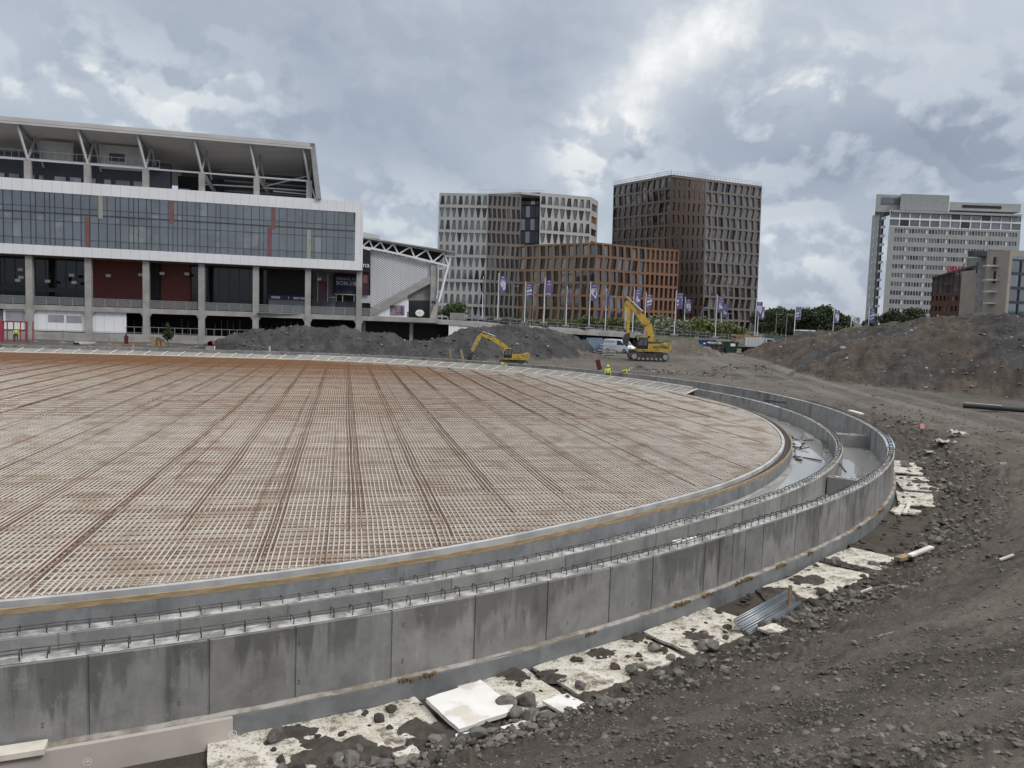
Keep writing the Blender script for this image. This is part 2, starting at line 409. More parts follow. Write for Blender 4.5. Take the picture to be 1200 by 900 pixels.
def ground(x,y,fine=True):
    s,t=polydist(x,y,WALLC)
    r=np.hypot(x,y)
    zb=-.78+1.03*sst(36,46,y)
    zp=3.6-3.25*sst(10,38,r)+.75*sst(60,112,y)*sst(-15,25,x)-.15*sst(0,-20,x)*sst(60,80,y)
    rub=sst(.9,1.7,s)*(1-sst(3.0,4.5,s))
    zk=zb+.06*sst(.8,1.6,s)+.54*np.maximum(0,s-1.75)
    z=smin(zk,zp,.5)
    lum=fbm(x*.55,y*.55,4,3)
    # dozer passes run along the wall on the bank
    pas=fbm(s*1.3,t*.12,3,21)+.35*fbm(s*4.5,t*.2,3,27)
    near=1-sst(40,75,r)
    z=z+near*(.16*lum*sst(1.2,3,s)+.10*pas*sst(2.6,4.5,s)+rub*(.30*np.abs(fbm(x*2.3,y*2.3,4,5))+.13*np.abs(fbm(x*7,y*7,3,15))))
    if fine: z=z+near*sst(.9,2,s)*(.055*fbm(x*4,y*4,4,8)+.06*np.maximum(0,fbm(x*2.4,y*2.4,5,108)-.12)+.02*fbm(x*17,y*17,2,9))
    # haul road ruts
    road=np.exp(-((x-(24+.11*(y-37)))/7.5)**2)*sst(30,40,y)*(1-sst(130,150,y))
    rx=x-(24+.11*(y-37))
    z=z+road*.09*np.sin(rx*2.6+.6*fbm(y*.08,x*.1,2,4))*(.6+fbm(y*.1,x*.3,2,6))
    z=z+.12*fbm(x*.2,y*.2,3,14)*sst(45,60,r)*sst(.5,4,s)
    mt=np.zeros(x.shape)
    for k,(P,W,st) in enumerate(RIDGES):
        H=seg_ridge(x,y,P,W)
        on=H>-8
        H=np.where(on,H+.75*fbm(x*.33,y*.33,4,40+k)*(2 if k==0 else 1)*.7+ (.55*np.abs(fbm(x*1.1,y*1.1,4,60+k)) if fine else 0),H)
        mm=sst(-.3,.35,H-z)*on
        z=np.where(on,smax(z,H,.35),z);mt=np.where(mm>.3,k+1,mt)
    z=z-.45*np.exp(-(((x+.3)/6.5)**2+((y-85.5)/3.5)**2))*sst(.6,2.2,s)     # scraped pit under the small digger
    z=z-.9*np.exp(-(((x-18.2)/1.7)**2+((y-78)/4.)**2))*sst(.6,2.2,s)
    z=np.where(s<-.12,-1.4,z)
    far=sst(600,1600,r)
    z=z+far*(10+46*np.clip(fbm(np.arctan2(x,y)*9,r*.0006,3,33)+.35,0,1))
    return z,s,t,mt,road
def gcolor(x,y,z,s,t,mt,road):
    n=x.size
    dirt=np.array([.163,.142,.119]);dark=np.array([.080,.069,.058]);lite=np.array([.212,.188,.160]);grv=np.array([.135,.128,.119]);blk=np.array([.060,.059,.060]);brn=np.array([.088,.071,.058])
    a=sst(-.25,.35,fbm(x*.35,y*.35,4,71));b=sst(.0,.5,fbm(x*1.7,y*1.7,4,72))
    C=dirt*(1-a)[:,None]+(dark*.45+dirt*.55)*a[:,None]
    C=C*(1-b*.45)[:,None]+dark*(b*.45)[:,None]
    r=np.hypot(x,y)
    up=sst(4.2,6.5,s)*(1-sst(18,34,r))*sst(-.25,.2,fbm(x*.6,y*.6,3,77))
    C=C*(1-.55*up)[:,None]+lite*(.55*up)[:,None]
    ps=sst(.02,.3,fbm(s*1.3,t*.12,3,21))*sst(3,4,s)*(1-sst(40,60,r))
    C=C*(1-.3*ps)[:,None]+lite*(.3*ps)[:,None]
    cl=sst(.05,.4,fbm(x*1.1,y*1.1,5,171))*sst(2,4,s)*(1-sst(40,60,r))
    C=C*(1-.6*cl)[:,None]+dark*(.6*cl)[:,None]
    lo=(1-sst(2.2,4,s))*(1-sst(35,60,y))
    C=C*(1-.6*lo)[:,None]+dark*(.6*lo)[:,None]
    fl=sst(38,52,y)*(mt==0)
    gw=np.clip(fl*(.55+.9*fbm(x*.12,y*.12,3,79)),0,1)
    C=C*(1-gw)[:,None]+grv*gw[:,None]*(.75+.5*fbm(x*.5,y*.5,3,73))[:,None]
    rx=x-(24+.11*(y-37));trk=sst(.05,.55,np.sin(rx*2.1+1.2*fbm(y*.05,x*.05,2,44))*.6+fbm(rx*1.1,y*.05,3,45))*road*(mt==0)
    C=C*(1-.5*trk)[:,None]+np.array([.215,.205,.19])*(.5*trk)[:,None]
    trk=sst(.1,.5,fbm(rx*.9,y*.035,3,46))*road*(mt==0)
    C=C*(1-.5*trk)[:,None]+dark*(.5*trk)[:,None]
    dk=fl*(1-road)*sst(-.1,.25,fbm(x*.16,y*.16,3,90))
    C=C*(1-.55*dk)[:,None]+dark*(.55*dk)[:,None]
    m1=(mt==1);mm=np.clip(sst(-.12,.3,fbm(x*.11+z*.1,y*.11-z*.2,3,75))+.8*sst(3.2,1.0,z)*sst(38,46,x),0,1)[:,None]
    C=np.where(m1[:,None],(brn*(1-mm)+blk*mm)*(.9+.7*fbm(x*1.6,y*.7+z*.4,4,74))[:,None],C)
    for q in (2,3):
        C=np.where((mt==q)[:,None],blk*(.95+.7*fbm(x*1.1,y*1.1,4,76))[:,None],C)
    for q in (4,5,6,7):
        C=np.where((mt==q)[:,None],dirt*(.8+.6*fbm(x*1.0,y*1.0,3,78))[:,None],C)
    gr=sst(180,260,r)[:,None]
    C=C*(1-gr)+np.array([.04,.06,.03])*gr
    return np.clip(C,.02,.5)
def make_ground():
    th=np.r_[np.linspace(-180,-46,24)[:-1],np.linspace(-46,-36,16)[:-1],np.linspace(-36,40,860),np.linspace(40,50,16)[1:],np.linspace(50,180,24)[1:]]*math.pi/180
    r=[.6]
    while r[-1]<5200: r.append(r[-1]*(1.0105 if r[-1]<40 else 1.0068 if r[-1]<130 else 1.045))
    r=np.array(r);R,TH=np.meshgrid(r,th,indexing='ij')
    x=(R*np.sin(TH)).ravel();y=(R*np.cos(TH)).ravel()
    z,s,t,mt,road=ground(x,y)
    C=gcolor(x,y,z,s,t,mt,road)
    n=len(th);m=len(r);i=np.arange(m-1)[:,None]*n;j=np.arange(n-1)[None,:]
    Fq=np.stack([i+j,i+j+n,i+j+n+1,i+j+1],-1).reshape(-1,4)[:,::-1]
    V=np.c_[x,y,z]
    mat,g,p=newmat('earth')
    vc=g.n('ShaderNodeVertexColor',layer_name='tint').outputs[0]
    ob=g.n('ShaderNodeTexCoord').outputs['Object']
    n1=g.noise(ob,9,8,.7);n2=g.noise(ob,55,5,.7);n3=g.noise(ob,1.3,6,.7)
    n4=g.noise(ob,150,3,.8)
    k=g.m('ADD',g.m('ADD',g.m('MULTIPLY',n1,1.1),g.m('MULTIPLY',n2,1.5)),g.m('ADD',g.m('MULTIPLY',n4,1.0),g.m('SUBTRACT',g.m('MULTIPLY',n3,.8),1.2)))
    k=g.m('MAXIMUM',k,.15)
    cb=g.n('ShaderNodeCombineColor');[g.set(cb.inputs[q],k) for q in range(3)]
    col=g.mix(1.0,vc,cb.outputs[0],'MULTIPLY')
    vo=g.n('ShaderNodeTexVoronoi');g.set(vo.inputs['Vector'],ob);vo.inputs['Scale'].default_value=11
    st=g.m('MULTIPLY',g.m('LESS_THAN',vo.outputs['Distance'],.22),g.m('GREATER_THAN',g.noise(ob,6,3),.56))
    col=g.mix(g.m('MULTIPLY',st,.6),col,(.24,.225,.205))
    g.set(p.inputs['Base Color'],col);p.inputs['Roughness'].default_value=.9;p.inputs['Specular IOR Level'].default_value=.25
    b=g.n('ShaderNodeBump');b.inputs['Distance'].default_value=.06;b.inputs['Strength'].default_value=1.0
    g.set(b.inputs['Height'],g.m('ADD',g.noise(ob,4.5,8,.72),g.m('ADD',g.m('MULTIPLY',n2,.55),g.m('MULTIPLY',n4,.18)))); g.set(p.inputs['Normal'],b.outputs[0])
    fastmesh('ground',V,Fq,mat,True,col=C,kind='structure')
make_ground()
def gz(x,y):
    z,*_=ground(np.array([float(x)]),np.array([float(y)]));return float(z[0])
# ================================================================ rink slab floor, trench floor, water
def fan(curve,z):
    c=np.array([-30,45.]);V=[(c[0],c[1],z)]+[(p[0],p[1],z) for p in curve]
    return V,[(0,i,i+1) for i in range(1,len(curve))]+[(0,len(curve),1)]
m,g,p=newmat('slab_bed')
ob=g.n('ShaderNodeTexCoord').outputs['Object']
rot=g.n('ShaderNodeVectorRotate',rotation_type='Z_AXIS');g.set(rot.inputs['Vector'],ob);rot.inputs['Angle'].default_value=-math.radians(12.4)
n1=g.noise(g.scale(rot.outputs[0],(.42,.12,1)),1,5,.6);n2=g.noise(g.scale(rot.outputs[0],(.1,.5,1)),1,4,.6);n3=g.noise(ob,1.5,5,.7)
f=g.ramp(g.m('ADD',g.m('ADD',g.m('MULTIPLY',n1,.5),g.m('MULTIPLY',n2,.35)),g.m('MULTIPLY',n3,.3)),.5,.66)
sp_=g.n('ShaderNodeSeparateXYZ');g.set(sp_.inputs[0],rot.outputs[0])
bk=g.n('ShaderNodeTexBrick');g.set(bk.inputs['Vector'],rot.outputs[0]);bk.inputs['Scale'].default_value=1;bk.inputs['Brick Width'].default_value=1.95;bk.inputs['Row Height'].default_value=3.0;bk.inputs['Mortar Size'].default_value=0
bk.inputs['Color1'].default_value=(0,0,0,1);bk.inputs['Color2'].default_value=(1,1,1,1);bk.inputs['Bias'].default_value=0
ff=g.m('ADD',g.m('MULTIPLY',f,.26),g.m('MULTIPLY',bk.outputs[0],.16),clamp=True)
ff=g.m('ADD',ff,g.m('MULTIPLY',g.ramp(sp_.outputs[1],38,84),.9),clamp=True)
g.set(p.inputs['Base Color'],g.mix(ff,(.315,.275,.24),(.165,.09,.045)));p.inputs['Roughness'].default_value=.8
V,Fc=fan(np.c_[cpt(CT[::4],.02)],-.015)
MB().add(V,Fc).build('rink_floor',m,kind='structure')
TS=np.arange(T0,T1,.5)
V,Fq,U=strip([(.40,-.43),(4.0,-.43)],TS)
m,g,p=newmat('wet_trench_concrete');ob=g.n('ShaderNodeTexCoord').outputs['Object']
n=g.ramp(g.noise(ob,.7,6,.6),.4,.62)
g.set(p.inputs['Base Color'],g.mix(n,(.40,.395,.38),(.25,.25,.245)));g.set(p.inputs['Roughness'],g.m('SUBTRACT',.65,g.m('MULTIPLY',n,.45)))
fastmesh('trench_floor',V,Fq,m,False,uv=U,kind='structure')
m,g,p=newmat('puddle_water');ob=g.n('ShaderNodeTexCoord').outputs['Object']
p.inputs['Base Color'].default_value=(.34,.345,.335,1);p.inputs['Roughness'].default_value=.012;p.inputs['IOR'].default_value=3.0
ta=tat(690,640,-.41,1.3);tb=tat(915,478,-.41,1.3)
def wob(j,ts): return (1 if j==0 else -1)*(.25+.45*fbm(ts*.35+j*9,ts*.1,3,50+j))
V,Fq,U=strip([(.55,-.408),(2.13,-.408)],np.arange(ta,tb,.25),ooff=lambda j,ts:np.maximum(wob(j,ts),0) if j==0 else np.minimum(wob(j,ts),0))
fastmesh('water',V,Fq,m,False,kind='structure')
tc=tat(940,620,-.41,3.2);td=tat(985,490,-.41,3.2)
V,Fq,U=strip([(2.42,-.408),(3.93,-.408)],np.arange(tc,td,.25))
fastmesh('water',V,Fq,m,False,kind='structure')
# ================================================================ rink edge, walls
edge=thing('rink_slab_edge','curved rink slab edge with white strip, dark channel and timber batten','slab edge',tuple(cp3(tat(700,600,0,0),0,0)))
def sweep_part(name,prof,ts,mat,parent,closed=True,zoff=None,ooff=None,smooth=False,label=None,pan=None):
    V,Fq,U=strip(prof,ts,closed,zoff,ooff)
    if closed:
        pass
    V=V-np.array(wloc(parent)) if parent else V
    cc=None
    if pan is not None:
        r=np.random.default_rng(5).uniform(.86,1.12,len(pan)+1);w=np.random.default_rng(6).uniform(-.012,.012,len(pan)+1);k=np.searchsorted(pan,U[:,0]);cc=np.c_[r[k]+w[k],r[k],r[k]-w[k]]
    o=fastmesh(name,V,Fq,mat,smooth,uv=U,parent=parent,col=cc)
    if label:o['label']=label
    return o
TE=np.arange(T0,T1,.3)
sweep_part('edge_strip',[(0,-.1),(0,.07),(.11,.07),(.11,-.1)],TE,M('edge_strip_grey',(.52,.525,.53),(.36,.365,.37),1.2,.5),edge)
sweep_part('channel',[(.11,-.09),(.11,-.06),(.386,-.06),(.386,-.09)],TE,M('channel_dark',(.03,.026,.022),(.065,.055,.045),5,.8),edge)
sweep_part('timber_batten',[(.385,-.05),(.385,.05),(.43,.05),(.43,-.05)],TE,MT['wood'],edge,zoff=lambda j,ts:.01*fbm(ts*.3,ts*0,2,3))
sweep_part('slab_side',[(.3,-.9),(.3,-.075),(.425,-.045),(.425,-.42),(.455,-.43),(.455,-.9)],TE,MT['foot'],edge)
# joints of the formwork panels, read off the nearest bays
def joints(pxs,z,o):
    J=[tpx(x,z,o) for x in pxs]
    while J[-1]<T1: J.append(J[-1]+(1.25,1.25,2.4,1.25)[len(J)%4])
    J0=J[0]
    while J0>T0+2.4: J0-=1.6;J.append(J0)
    return np.array(sorted(J))
J=joints((92,231,357,463,557,638,708,769,822,839,856,873,896,929,957,982,1000,1014,1024,1036,1045),.1,WO)
J2=joints((60,215,345,455,535,605,667,719,766,806,840,870,895,916,934,950,964),.1,2.4)
def joint_off(amount,rows,J=J):
    def fn(j,ts):
        if j not in rows:return 0
        d=np.abs(ts[:,None]-J[None,:]).min(1)
        return -amount*(d<.012)
    return fn
def tsj(step,J=J):
    ts=np.arange(T0,T1,step);k=[]
    for j in J: k+=[j-.03,j-.014,j-.008,j+.008,j+.014,j+.03]
    return np.unique(np.r_[ts,[q for q in k if T0<q<T1]])
ow=thing('outer_concrete_wall','outer curved grey concrete wall with stirrup bars along its top','wall',tuple(cp3(tat(700,667,.65,WO),WO,-.8)))
sweep_part('wall_body',[(WO-.25,-.9),(WO-.25,.64),(WO-.22,.655),(WO-.02,.65),(WO,.63),(WO,-.42)],tsj(.4),MT['conc'],ow,closed=True,ooff=joint_off(.02,(4,5)),pan=J)
V,Fq,U=strip([(WO-.245,.657),(WO-.13,.67),(WO-.012,.656)],np.arange(T0,T1,.08),zoff=lambda j,ts:(.02*fbm(ts*4,ts*0+j,3,11+j) if j==1 else 0*ts))
o=fastmesh('wall_cap',V-np.array(wloc(ow)),Fq,MT['conc_top'],True,uv=U,parent=ow)
def footz(j,ts): return (.012*fbm(ts*2.2,ts*0+j,3,19)+.03*np.round(2*fbm(ts*.16,ts*0,1,23))*.5) if j in(1,2) else 0*ts
sweep_part('footing',[(WO-.5,-1.3),(WO-.5,-.41),(WO+.105,-.40),(WO+.115,-.43),(WO+.115,-1.3)],tsj(.3),MT['foot'],ow,zoff=footz,ooff=lambda j,ts:(.012*fbm(ts*3,ts*0,3,29) if j==2 else 0*ts))
V,Fq,U=strip([(WO+.004,-.385),(WO+.05,-.375),(WO+.108,-.396),(WO+.112,-.41)],np.arange(T0,T1,.07),zoff=lambda j,ts:.010*fbm(ts*6,ts*0+j*3,3,83)*(j<3)+footz(1,ts))
fastmesh('ledge_mortar',V-np.array(wloc(ow)),Fq,M('ledge_mortar',(.40,.385,.36),(.22,.19,.155),3.5,.85,.01,c3=(.20,.13,.07),sc3=1.1),True,uv=U,parent=ow)
# mortar droppings on the footing
q=MB()
for k in range(26):
    t=T0+ (tat(1050,600,-.4,WO)-T0)*random.random();n=random.randint(3,7)
    for i in range(n):
        tt=t+i*.06;q.box(cp3(tt,WO+.112,-.40-.012*random.random()-.02*(random.random()<.3)),(.05*random.uniform(.5,1.3),.07,.03*random.uniform(.6,2.2)),Matrix.Rotation(random.random()*3,3,'Z'))
q.build('mortar_residue',M('rusty_mortar',(.20,.13,.065),(.12,.075,.04),8,.9),ow)
iw=thing('inner_concrete_wall','inner curved low concrete wall between the rink slab and outer wall','wall',tuple(cp3(tat(700,640,.3,2.4),2.4,-.8)))
sweep_part('wall_body',[(2.15,-.9),(2.15,.28),(2.17,.295),(2.38,.295),(2.4,.28),(2.4,-.9)],tsj(.4,J2),MT['conc_in'],iw,ooff=joint_off(.015,(4,5),J2),pan=J2)
V,Fq,U=strip([(2.155,.297),(2.27,.312),(2.39,.297)],np.arange(T0,T1,.08),zoff=lambda j,ts:(.02*fbm(ts*4,ts*0+j,3,31+j) if j==1 else 0*ts))
fastmesh('wall_cap',V-np.array(wloc(iw)),Fq,MT['conc_top'],True,uv=U,parent=iw)
# stirrups : U hoops standing out of both walls + two longitudinal bars
def hoop(w,h,r,n=5):
    q=MB();P=[(-w/2,0,-.03)]+[(-w/2,0,h*.7)]+[(-w/2+w*.12,0,h*.95)]+[(w/2-w*.12,0,h*.95),(w/2,0,h*.7),(w/2,0,-.03)]
    for a,b in zip(P[:-1],P[1:]): q.cyl(a,b,r,r,n,False)
    return q
def cage(wall,oc,z,tend,h):
    lo=wloc(wall)
    me=None;ts=[];t=tat(0,788 if oc>3 else 753,z,oc)-2.5
    while t<tend:
        ts.append(t);t+=.26 if oc>3 else .28
    far=MB()
    for i,t in enumerate(ts):
        c=cp3(t+random.uniform(-.03,.03),oc,z);nx=np.interp(t,CT,CN[:,0]);ny=np.interp(t,CT,CN[:,1]);ang=math.atan2(ny,nx)+random.uniform(-.12,.12);tl=random.uniform(-.12,.12);hs=random.uniform(.85,1.15)
        Mx=Matrix.Translation(c-lo)@Matrix.Rotation(ang,4,'Z')@Matrix.Rotation(tl,4,'X')@Matrix.Diagonal((1,1,hs,1))
        if i<100:
            if me is None: o=hoop(.14,h,.0085).build('stirrup',MT['steel'],None);me=o.data;o.parent=wall
            else: o=bpy.data.objects.new('stirrup',me);COL.objects.link(o);o.parent=wall
            o.matrix_local=Mx
        else:
            hb=hoop(.14,h,.012,4);far.add([Mx@Vector(v) for v in hb.v],hb.f)
    if far.v:
        for k,v in enumerate(far.v): far.v[k]=tuple(Vector(v)+lo)
        far.build('stirrups',MT['steel'],wall,kind='stuff')
    tt=np.arange(ts[0]-1,tend,.6)
    for d in (-.055,.055):
        q=MB();P=[cp3(t,oc+d,z+h*.80+.012*math.sin(t*3.1+d*50)) for t in tt];q.tube(P,.009,5)
        q.build('longitudinal_bar',MT['steel'],wall)
tfar=tat(935,470,.65,WO)
cage(ow,WO-.125,.655,tfar,.125)
cage(iw,2.27,.30,tat(905,477,.3,2.4),.105)
# cross walls in the outer trench, steel rod, debris
for (px,py,lb) in ((1003,507,'concrete cross wall with white mortar on top in the trench, farther from camera'),(1006,558,'concrete cross wall beside a leaning rod in the trench, nearer to camera')):
    t=tat(px,py,.3,3.2);b=thing('cross_wall',lb,'wall',tuple(cp3(t,3.2,-.8)),'cross walls in the outer trench')
    q=MB();P=[cp3(t-.2,2.45,-.85),cp3(t-.2,3.94,-.85),cp3(t+.2,3.94,-.85),cp3(t+.2,2.45,-.85)]
    q.hexa(P+[Vector((v.x,v.y,.17)) for v in P]);q.build('wall_block',MT['conc_md'],b)
    q=MB()
    for k in range(9):
        c=cp3(t+random.uniform(-.15,.15),2.6+k*.15,.185);q.box(c,(.16*random.uniform(.6,1.6),.12,.03))
    q.build('mortar_residue',MT['conc_top'],b)
q=MB();q.cyl(atz(962,514,-.35),atz(991,553,.22),.035,n=6)
tag(q.build('steel_rod',MT['steel']),'thin dark steel rod leaning across the inner wall into the trench','rod')
q=MB()
for k in range(16):
    c=atz(933+random.uniform(-5,8),525+random.uniform(-13,14),-.40);q.bar(c,c+Vector((random.uniform(-.5,.5),random.uniform(-.9,.9),random.uniform(.0,.15))),.06,.05)
tag(q.build('timber_debris',M('wet_debris',(.06,.06,.065),(.1,.1,.1),3,.6)),'small pile of dark offcuts lying in the bright puddle','debris')
q=MB()
for k in range(14):
    c=atz(900+random.uniform(-14,14),474+random.uniform(-5,8),-.40);q.bar(c,c+Vector((random.uniform(-.9,.9),random.uniform(-1.5,1.5),random.uniform(.1,.9))),.07,.06)
tag(q.build('formwork_debris',MT['galv']),'tangle of grey formwork props in the trench beside the far slab edge','debris')
q=MB();q.bar(atz(896,469,.75),atz(921,472,.62),.22,.12);tag(q.build('timber_beam',MT['dark']),'dark beam lying across the trench walls behind the slab tip','beam')
q=MB();q.bar(atz(996,481,.69),atz(1010,485,.69),.25,.06);tag(q.build('pale_plank',MT['xpsw']),'short pale plank lying on the far outer wall top','plank')
q=MB();q.bar(atz(790,636,.69),atz(816,630,.69),.12,.05);tag(q.build('pale_plank',MT['xpsw']),'short white plank resting on the near outer wall top','plank')
q=MB();tq=tat(1046,525,.65,WO-.1);[q.bar(cp3(tq+i*.4,WO-.13,.68),cp3(tq+i*.4+.42,WO-.13,.68),.3,.05+.02*(i%2)) for i in range(8)];tag(q.build('plastic_sheet',M('bluish_sheet',(.5,.56,.64),None,2,.5)),'bluish white sheet folded over the outer wall top at the tip','sheet')
# ================================================================ reinforcement mat and cooling pipes
AX=math.radians(12.4);ux,uy=math.cos(AX),math.sin(AX);vx,vy=-uy,ux
PL=np.c_[CU[::2]]
PLc=np.r_[PL,PL[:1]]
au=PLc[:,0]*ux+PLc[:,1]*uy;av=PLc[:,0]*vx+PLc[:,1]*vy
def spans(a,b,c):
    """where line a==c crosses the outline: sorted b values"""
    i=np.where((a[:-1]-c)*(a[1:]-c)<0)[0]
    k=(c-a[i])/(a[i+1]-a[i]);return np.sort(b[i]+k*(b[i+1]-b[i]))
def bars(along_v,positions,z,w,h,seg,wav,mat,name,parent,inset=.08,jit=0,gap=None,lo_v=None):
    Vs=[];Fs=[];nb=0
    for c in positions:
        sp=spans(au,av,c) if along_v else spans(av,au,c)
        if len(sp)<2: continue
        lo,hi=sp[0]+inset,sp[-1]-inset
        if not along_v: lo=max(lo,-72.0)
        if lo_v is not None: lo=max(lo,lo_v+random.uniform(-9,14))
        if hi-lo<.5: continue
        if gap is not None: lo+=random.random()*gap;hi-=random.random()*gap
        if hi-lo<.5: continue
        n=max(2,int((hi-lo)/seg)+1);b=np.linspace(lo,hi,n)
        dv=c+wav*(fbm(b*.33,np.full(n,c*.9),2,88)+.6*fbm(b*1.1,np.full(n,c*3.),1,89))
        zz=z+jit*random.uniform(-1,1)
        a0=(dv,b) if along_v else (b,dv)
        def P(d,hh):
            U=a0[0]+(d if along_v else 0);W=a0[1]+(0 if along_v else d)
            return np.c_[U*ux+W*vx,U*uy+W*vy,np.full(n,zz+hh)]
        X=np.stack([P(-w/2,-h*.4),P(-w/4,h/2),P(w/4,h/2),P(w/2,-h*.4)],1).reshape(-1,3)
        i=np.arange(n-1)[:,None]*4;j=np.arange(3)[None,:]
        Fs.append(np.stack([i+j,i+j+4,i+j+5,i+j+1],-1).reshape(-1,4)[:,::-1]+nb);Vs.append(X);nb+=len(X)
    V=np.concatenate(Vs)-np.array(wloc(parent))
    return fastmesh(name,V,np.concatenate(Fs),mat,True,kind='stuff',parent=parent)
mat_o=thing('reinforcement_mat','huge rust brown reinforcement mat with pale cooling pipes filling the round rink','reinforcement',(-20,45,0))
u0=-62.0
pos=np.arange(u0,32,.122);pos=pos+rng.uniform(-.012,.012,len(pos))
bars(True,pos,.052,.034,.022,1.5,.055,MT['pipe'],'cooling_pipes',mat_o,jit=.004)
pos=np.arange(5,90,.13);h_=(np.arange(len(pos))*.6180339+rng.uniform(-.06,.06,len(pos)))%1;pos=pos+rng.uniform(-.012,.012,len(pos))
pf=np.clip((pos-24)/50,0,1)
bars(False,pos[h_<.36+.5*pf],.024,.024,.016,3,.05,MT['rust'],'cross_bars',mat_o,jit=.003)
bars(False,pos[h_>=.36+.5*pf],.027,.026,.016,3,.05,MT['palebar'],'pale_cross_bars',mat_o,jit=.003)
k=38.;fp=[]
while k<90: fp.append(k+random.uniform(-.05,.05));k+=.8*(1-float(sst(40,84,k)))+.13
bars(False,np.array(fp),.066,.02,.019,4,.05,MT['orust'],'far_top_bars',mat_o,jit=.004,gap=10)
lap=[];k=u0
while k<32:
    w_=random.choice((.12,.2,.27))
    for q in np.arange(-w_,w_+.01,.085): lap.append(k+q+random.uniform(-.015,.015))
    k+=1.95
bars(True,np.array(lap),.044,.030,.026,3,.05,MT['rust'],'lap_bars',mat_o,jit=.005,gap=5)
tb_=np.arange(u0,32,1.95);bars(True,np.sort(np.r_[tb_-.07,tb_+.06]),.082,.020,.020,3,.05,MT['rust'],'top_bars',mat_o,jit=.004,gap=2,lo_v=44)
pos=np.arange(u0,32,.65)
bars(True,pos+rng.uniform(-.1,.1,len(pos)),.062,.022,.02,4,.05,MT['rust'],'spacer_bars',mat_o,gap=55)
lap=[];k=8.
while k<90:
    lap+=[k,k+.06];k+=3.0
bars(False,np.array(lap),.044,.022,.016,3,.05,MT['rust'],'cross_lap_bars',mat_o,jit=.005,gap=60)
# ================================================================ facade builder
def facade(root,Q,rows,cols,opening,wallmat,paneN,state,wallname='facade_wall',depth=.35,sides=True):
    """Q: bl,br,tr,tl corners. Real openings with reveals; every pane an object (state counts the budget)"""
    bl,br,tr,tl=[Vector(q) for q in Q]
    def P(u,v): return (bl*(1-u)+br*u)*(1-v)+(tl*(1-u)+tr*u)*v
    nrm=(br-bl).cross(tl-bl).normalized()
    if nrm.dot(Vector((0,0,EYE))-bl)<0: nrm=-nrm
    w=MB()
    for r in range(rows):
        for c in range(cols):
            u0,u1,v0,v1=c/cols,(c+1)/cols,r/rows,(r+1)/rows
            op=opening(r,c)
            cell=[P(u0,v0),P(u1,v0),P(u1,v1),P(u0,v1)]
            if op is None: w.add(cell,[(0,1,2,3)]);continue
            a0,a1,b0,b1,y0,y1,mt=op     # bottom u range a, top u range b, v range
            uv=[(a0,y0),(a1,y0),(b1,y1),(b0,y1)]
            o=[P(u0+(u1-u0)*x,v0+(v1-v0)*y) for x,y in uv]
            inn=[q-nrm*depth for q in o]
            w.add(cell+o+inn,[(0,1,5,4),(1,2,6,5),(2,3,7,6),(3,0,4,7),(4,5,9,8),(5,6,10,9),(6,7,11,10),(7,4,8,11)])
            if state['n']<100:
                q=MB();q.hexa([p-nrm*.06 for p in inn]+inn);q.build('window',mt,root);state['n']+=1
            else:
                state['rest'].setdefault(mt.name,(MB(),mt))[0].add(inn,[(0,1,2,3)])
    w.build(wallname,wallmat,root)
def finish(root,state):
    for k,(q,mt) in state['rest'].items(): q.build('windows',mt,root,kind='stuff')
def newstate(): return {'n':0,'rest':{}}
def roofbox(root,pts,h,mat,name='roof'):
    q=MB();q.prism([Vector(p) for p in pts],(0,0,h));q.build(name,mat,root)
def pv(px,py,d,z=None):
    p=at(px,py,d)
    if z is not None: p.z=z
    return p
glassset=[MT['tglass'],glassM('tower_glass_sky',(.12,.13,.145),.05,2.2),glassM('tower_glass_dim',(.02,.022,.025),.1,1.6),glassM('tower_glass_blind_sky',(.20,.20,.20),.3,1.6)]  # the light glass carries sky reflections in its base colour
def rg(w=(5,3,3,1)): return random.choices(glassset,w)[0]
GB=2.0
# ---- white tower
wt=thing('office_tower','pale office tower with tapering white window frames and a dark glass slot','office tower',tuple(pv(575,380,234,GB)))
st=newstate()
def q4(x0,yt0,d0,x1,yt1,d1,xb0=None,xb1=None,zb=GB):
    a=at(x0,yt0,d0);b=at(x1,yt1,d1)
    A=at(xb0 if xb0 else x0,360,d0);B=at(xb1 if xb1 else x1,360,d1)
    return [Vector((A.x,A.y,zb)),Vector((B.x,B.y,zb)),b,a]
def op_white(r,c):
    if (r+c)%1==0 and r==0: return (.08,.92,.08,.92,.05,.9,MT['dglass'])
    up=r%2
    w0,w1=(.30,.66) if up else (.12,.92)
    t0,t1=(.06,.92) if up else (.36,.80)
    return (w0,w1,t0,t1,.08,.84,rg())
def op_warm(r,c):
    if r==0: return (.05,.95,.05,.95,.05,.9,MT['dglass'])
    up=r%2
    a=(.2,.95) if up else (.15,.75);b=(.08,.78) if up else (.25,.92)
    return (*a,*b,.08,.85,glassset[2] if random.random()<.8 else MT['tglass'])
facade(wt,q4(515,226,237,572,227,234,511,568),11,8,op_white,MT['twhite'],0,st)
facade(wt,q4(572,227,234,611,229,229,568,608),11,7,op_warm,MT['twarm'],0,st)
facade(wt,q4(633,225.5,231,693,231,236,631,689),11,8,op_white,MT['twhite'],0,st)
facade(wt,q4(693,231,236,701,236,244,689,697),11,1,lambda r,c:(.12,.88,.12,.88,.0,.55,MT['orange'] if r%2 else rg()),MT['twhite'],0,st)
facade(wt,q4(611,226,236,633,225.5,236,608,631),11,4,lambda r,c:(.06,.94,.06,.94,.06,.94,MT['bglass'] if random.random()<.35 else glassset[2]),MT['dark'],0,st,'glass_slot_frame',.1)
finish(wt,st)
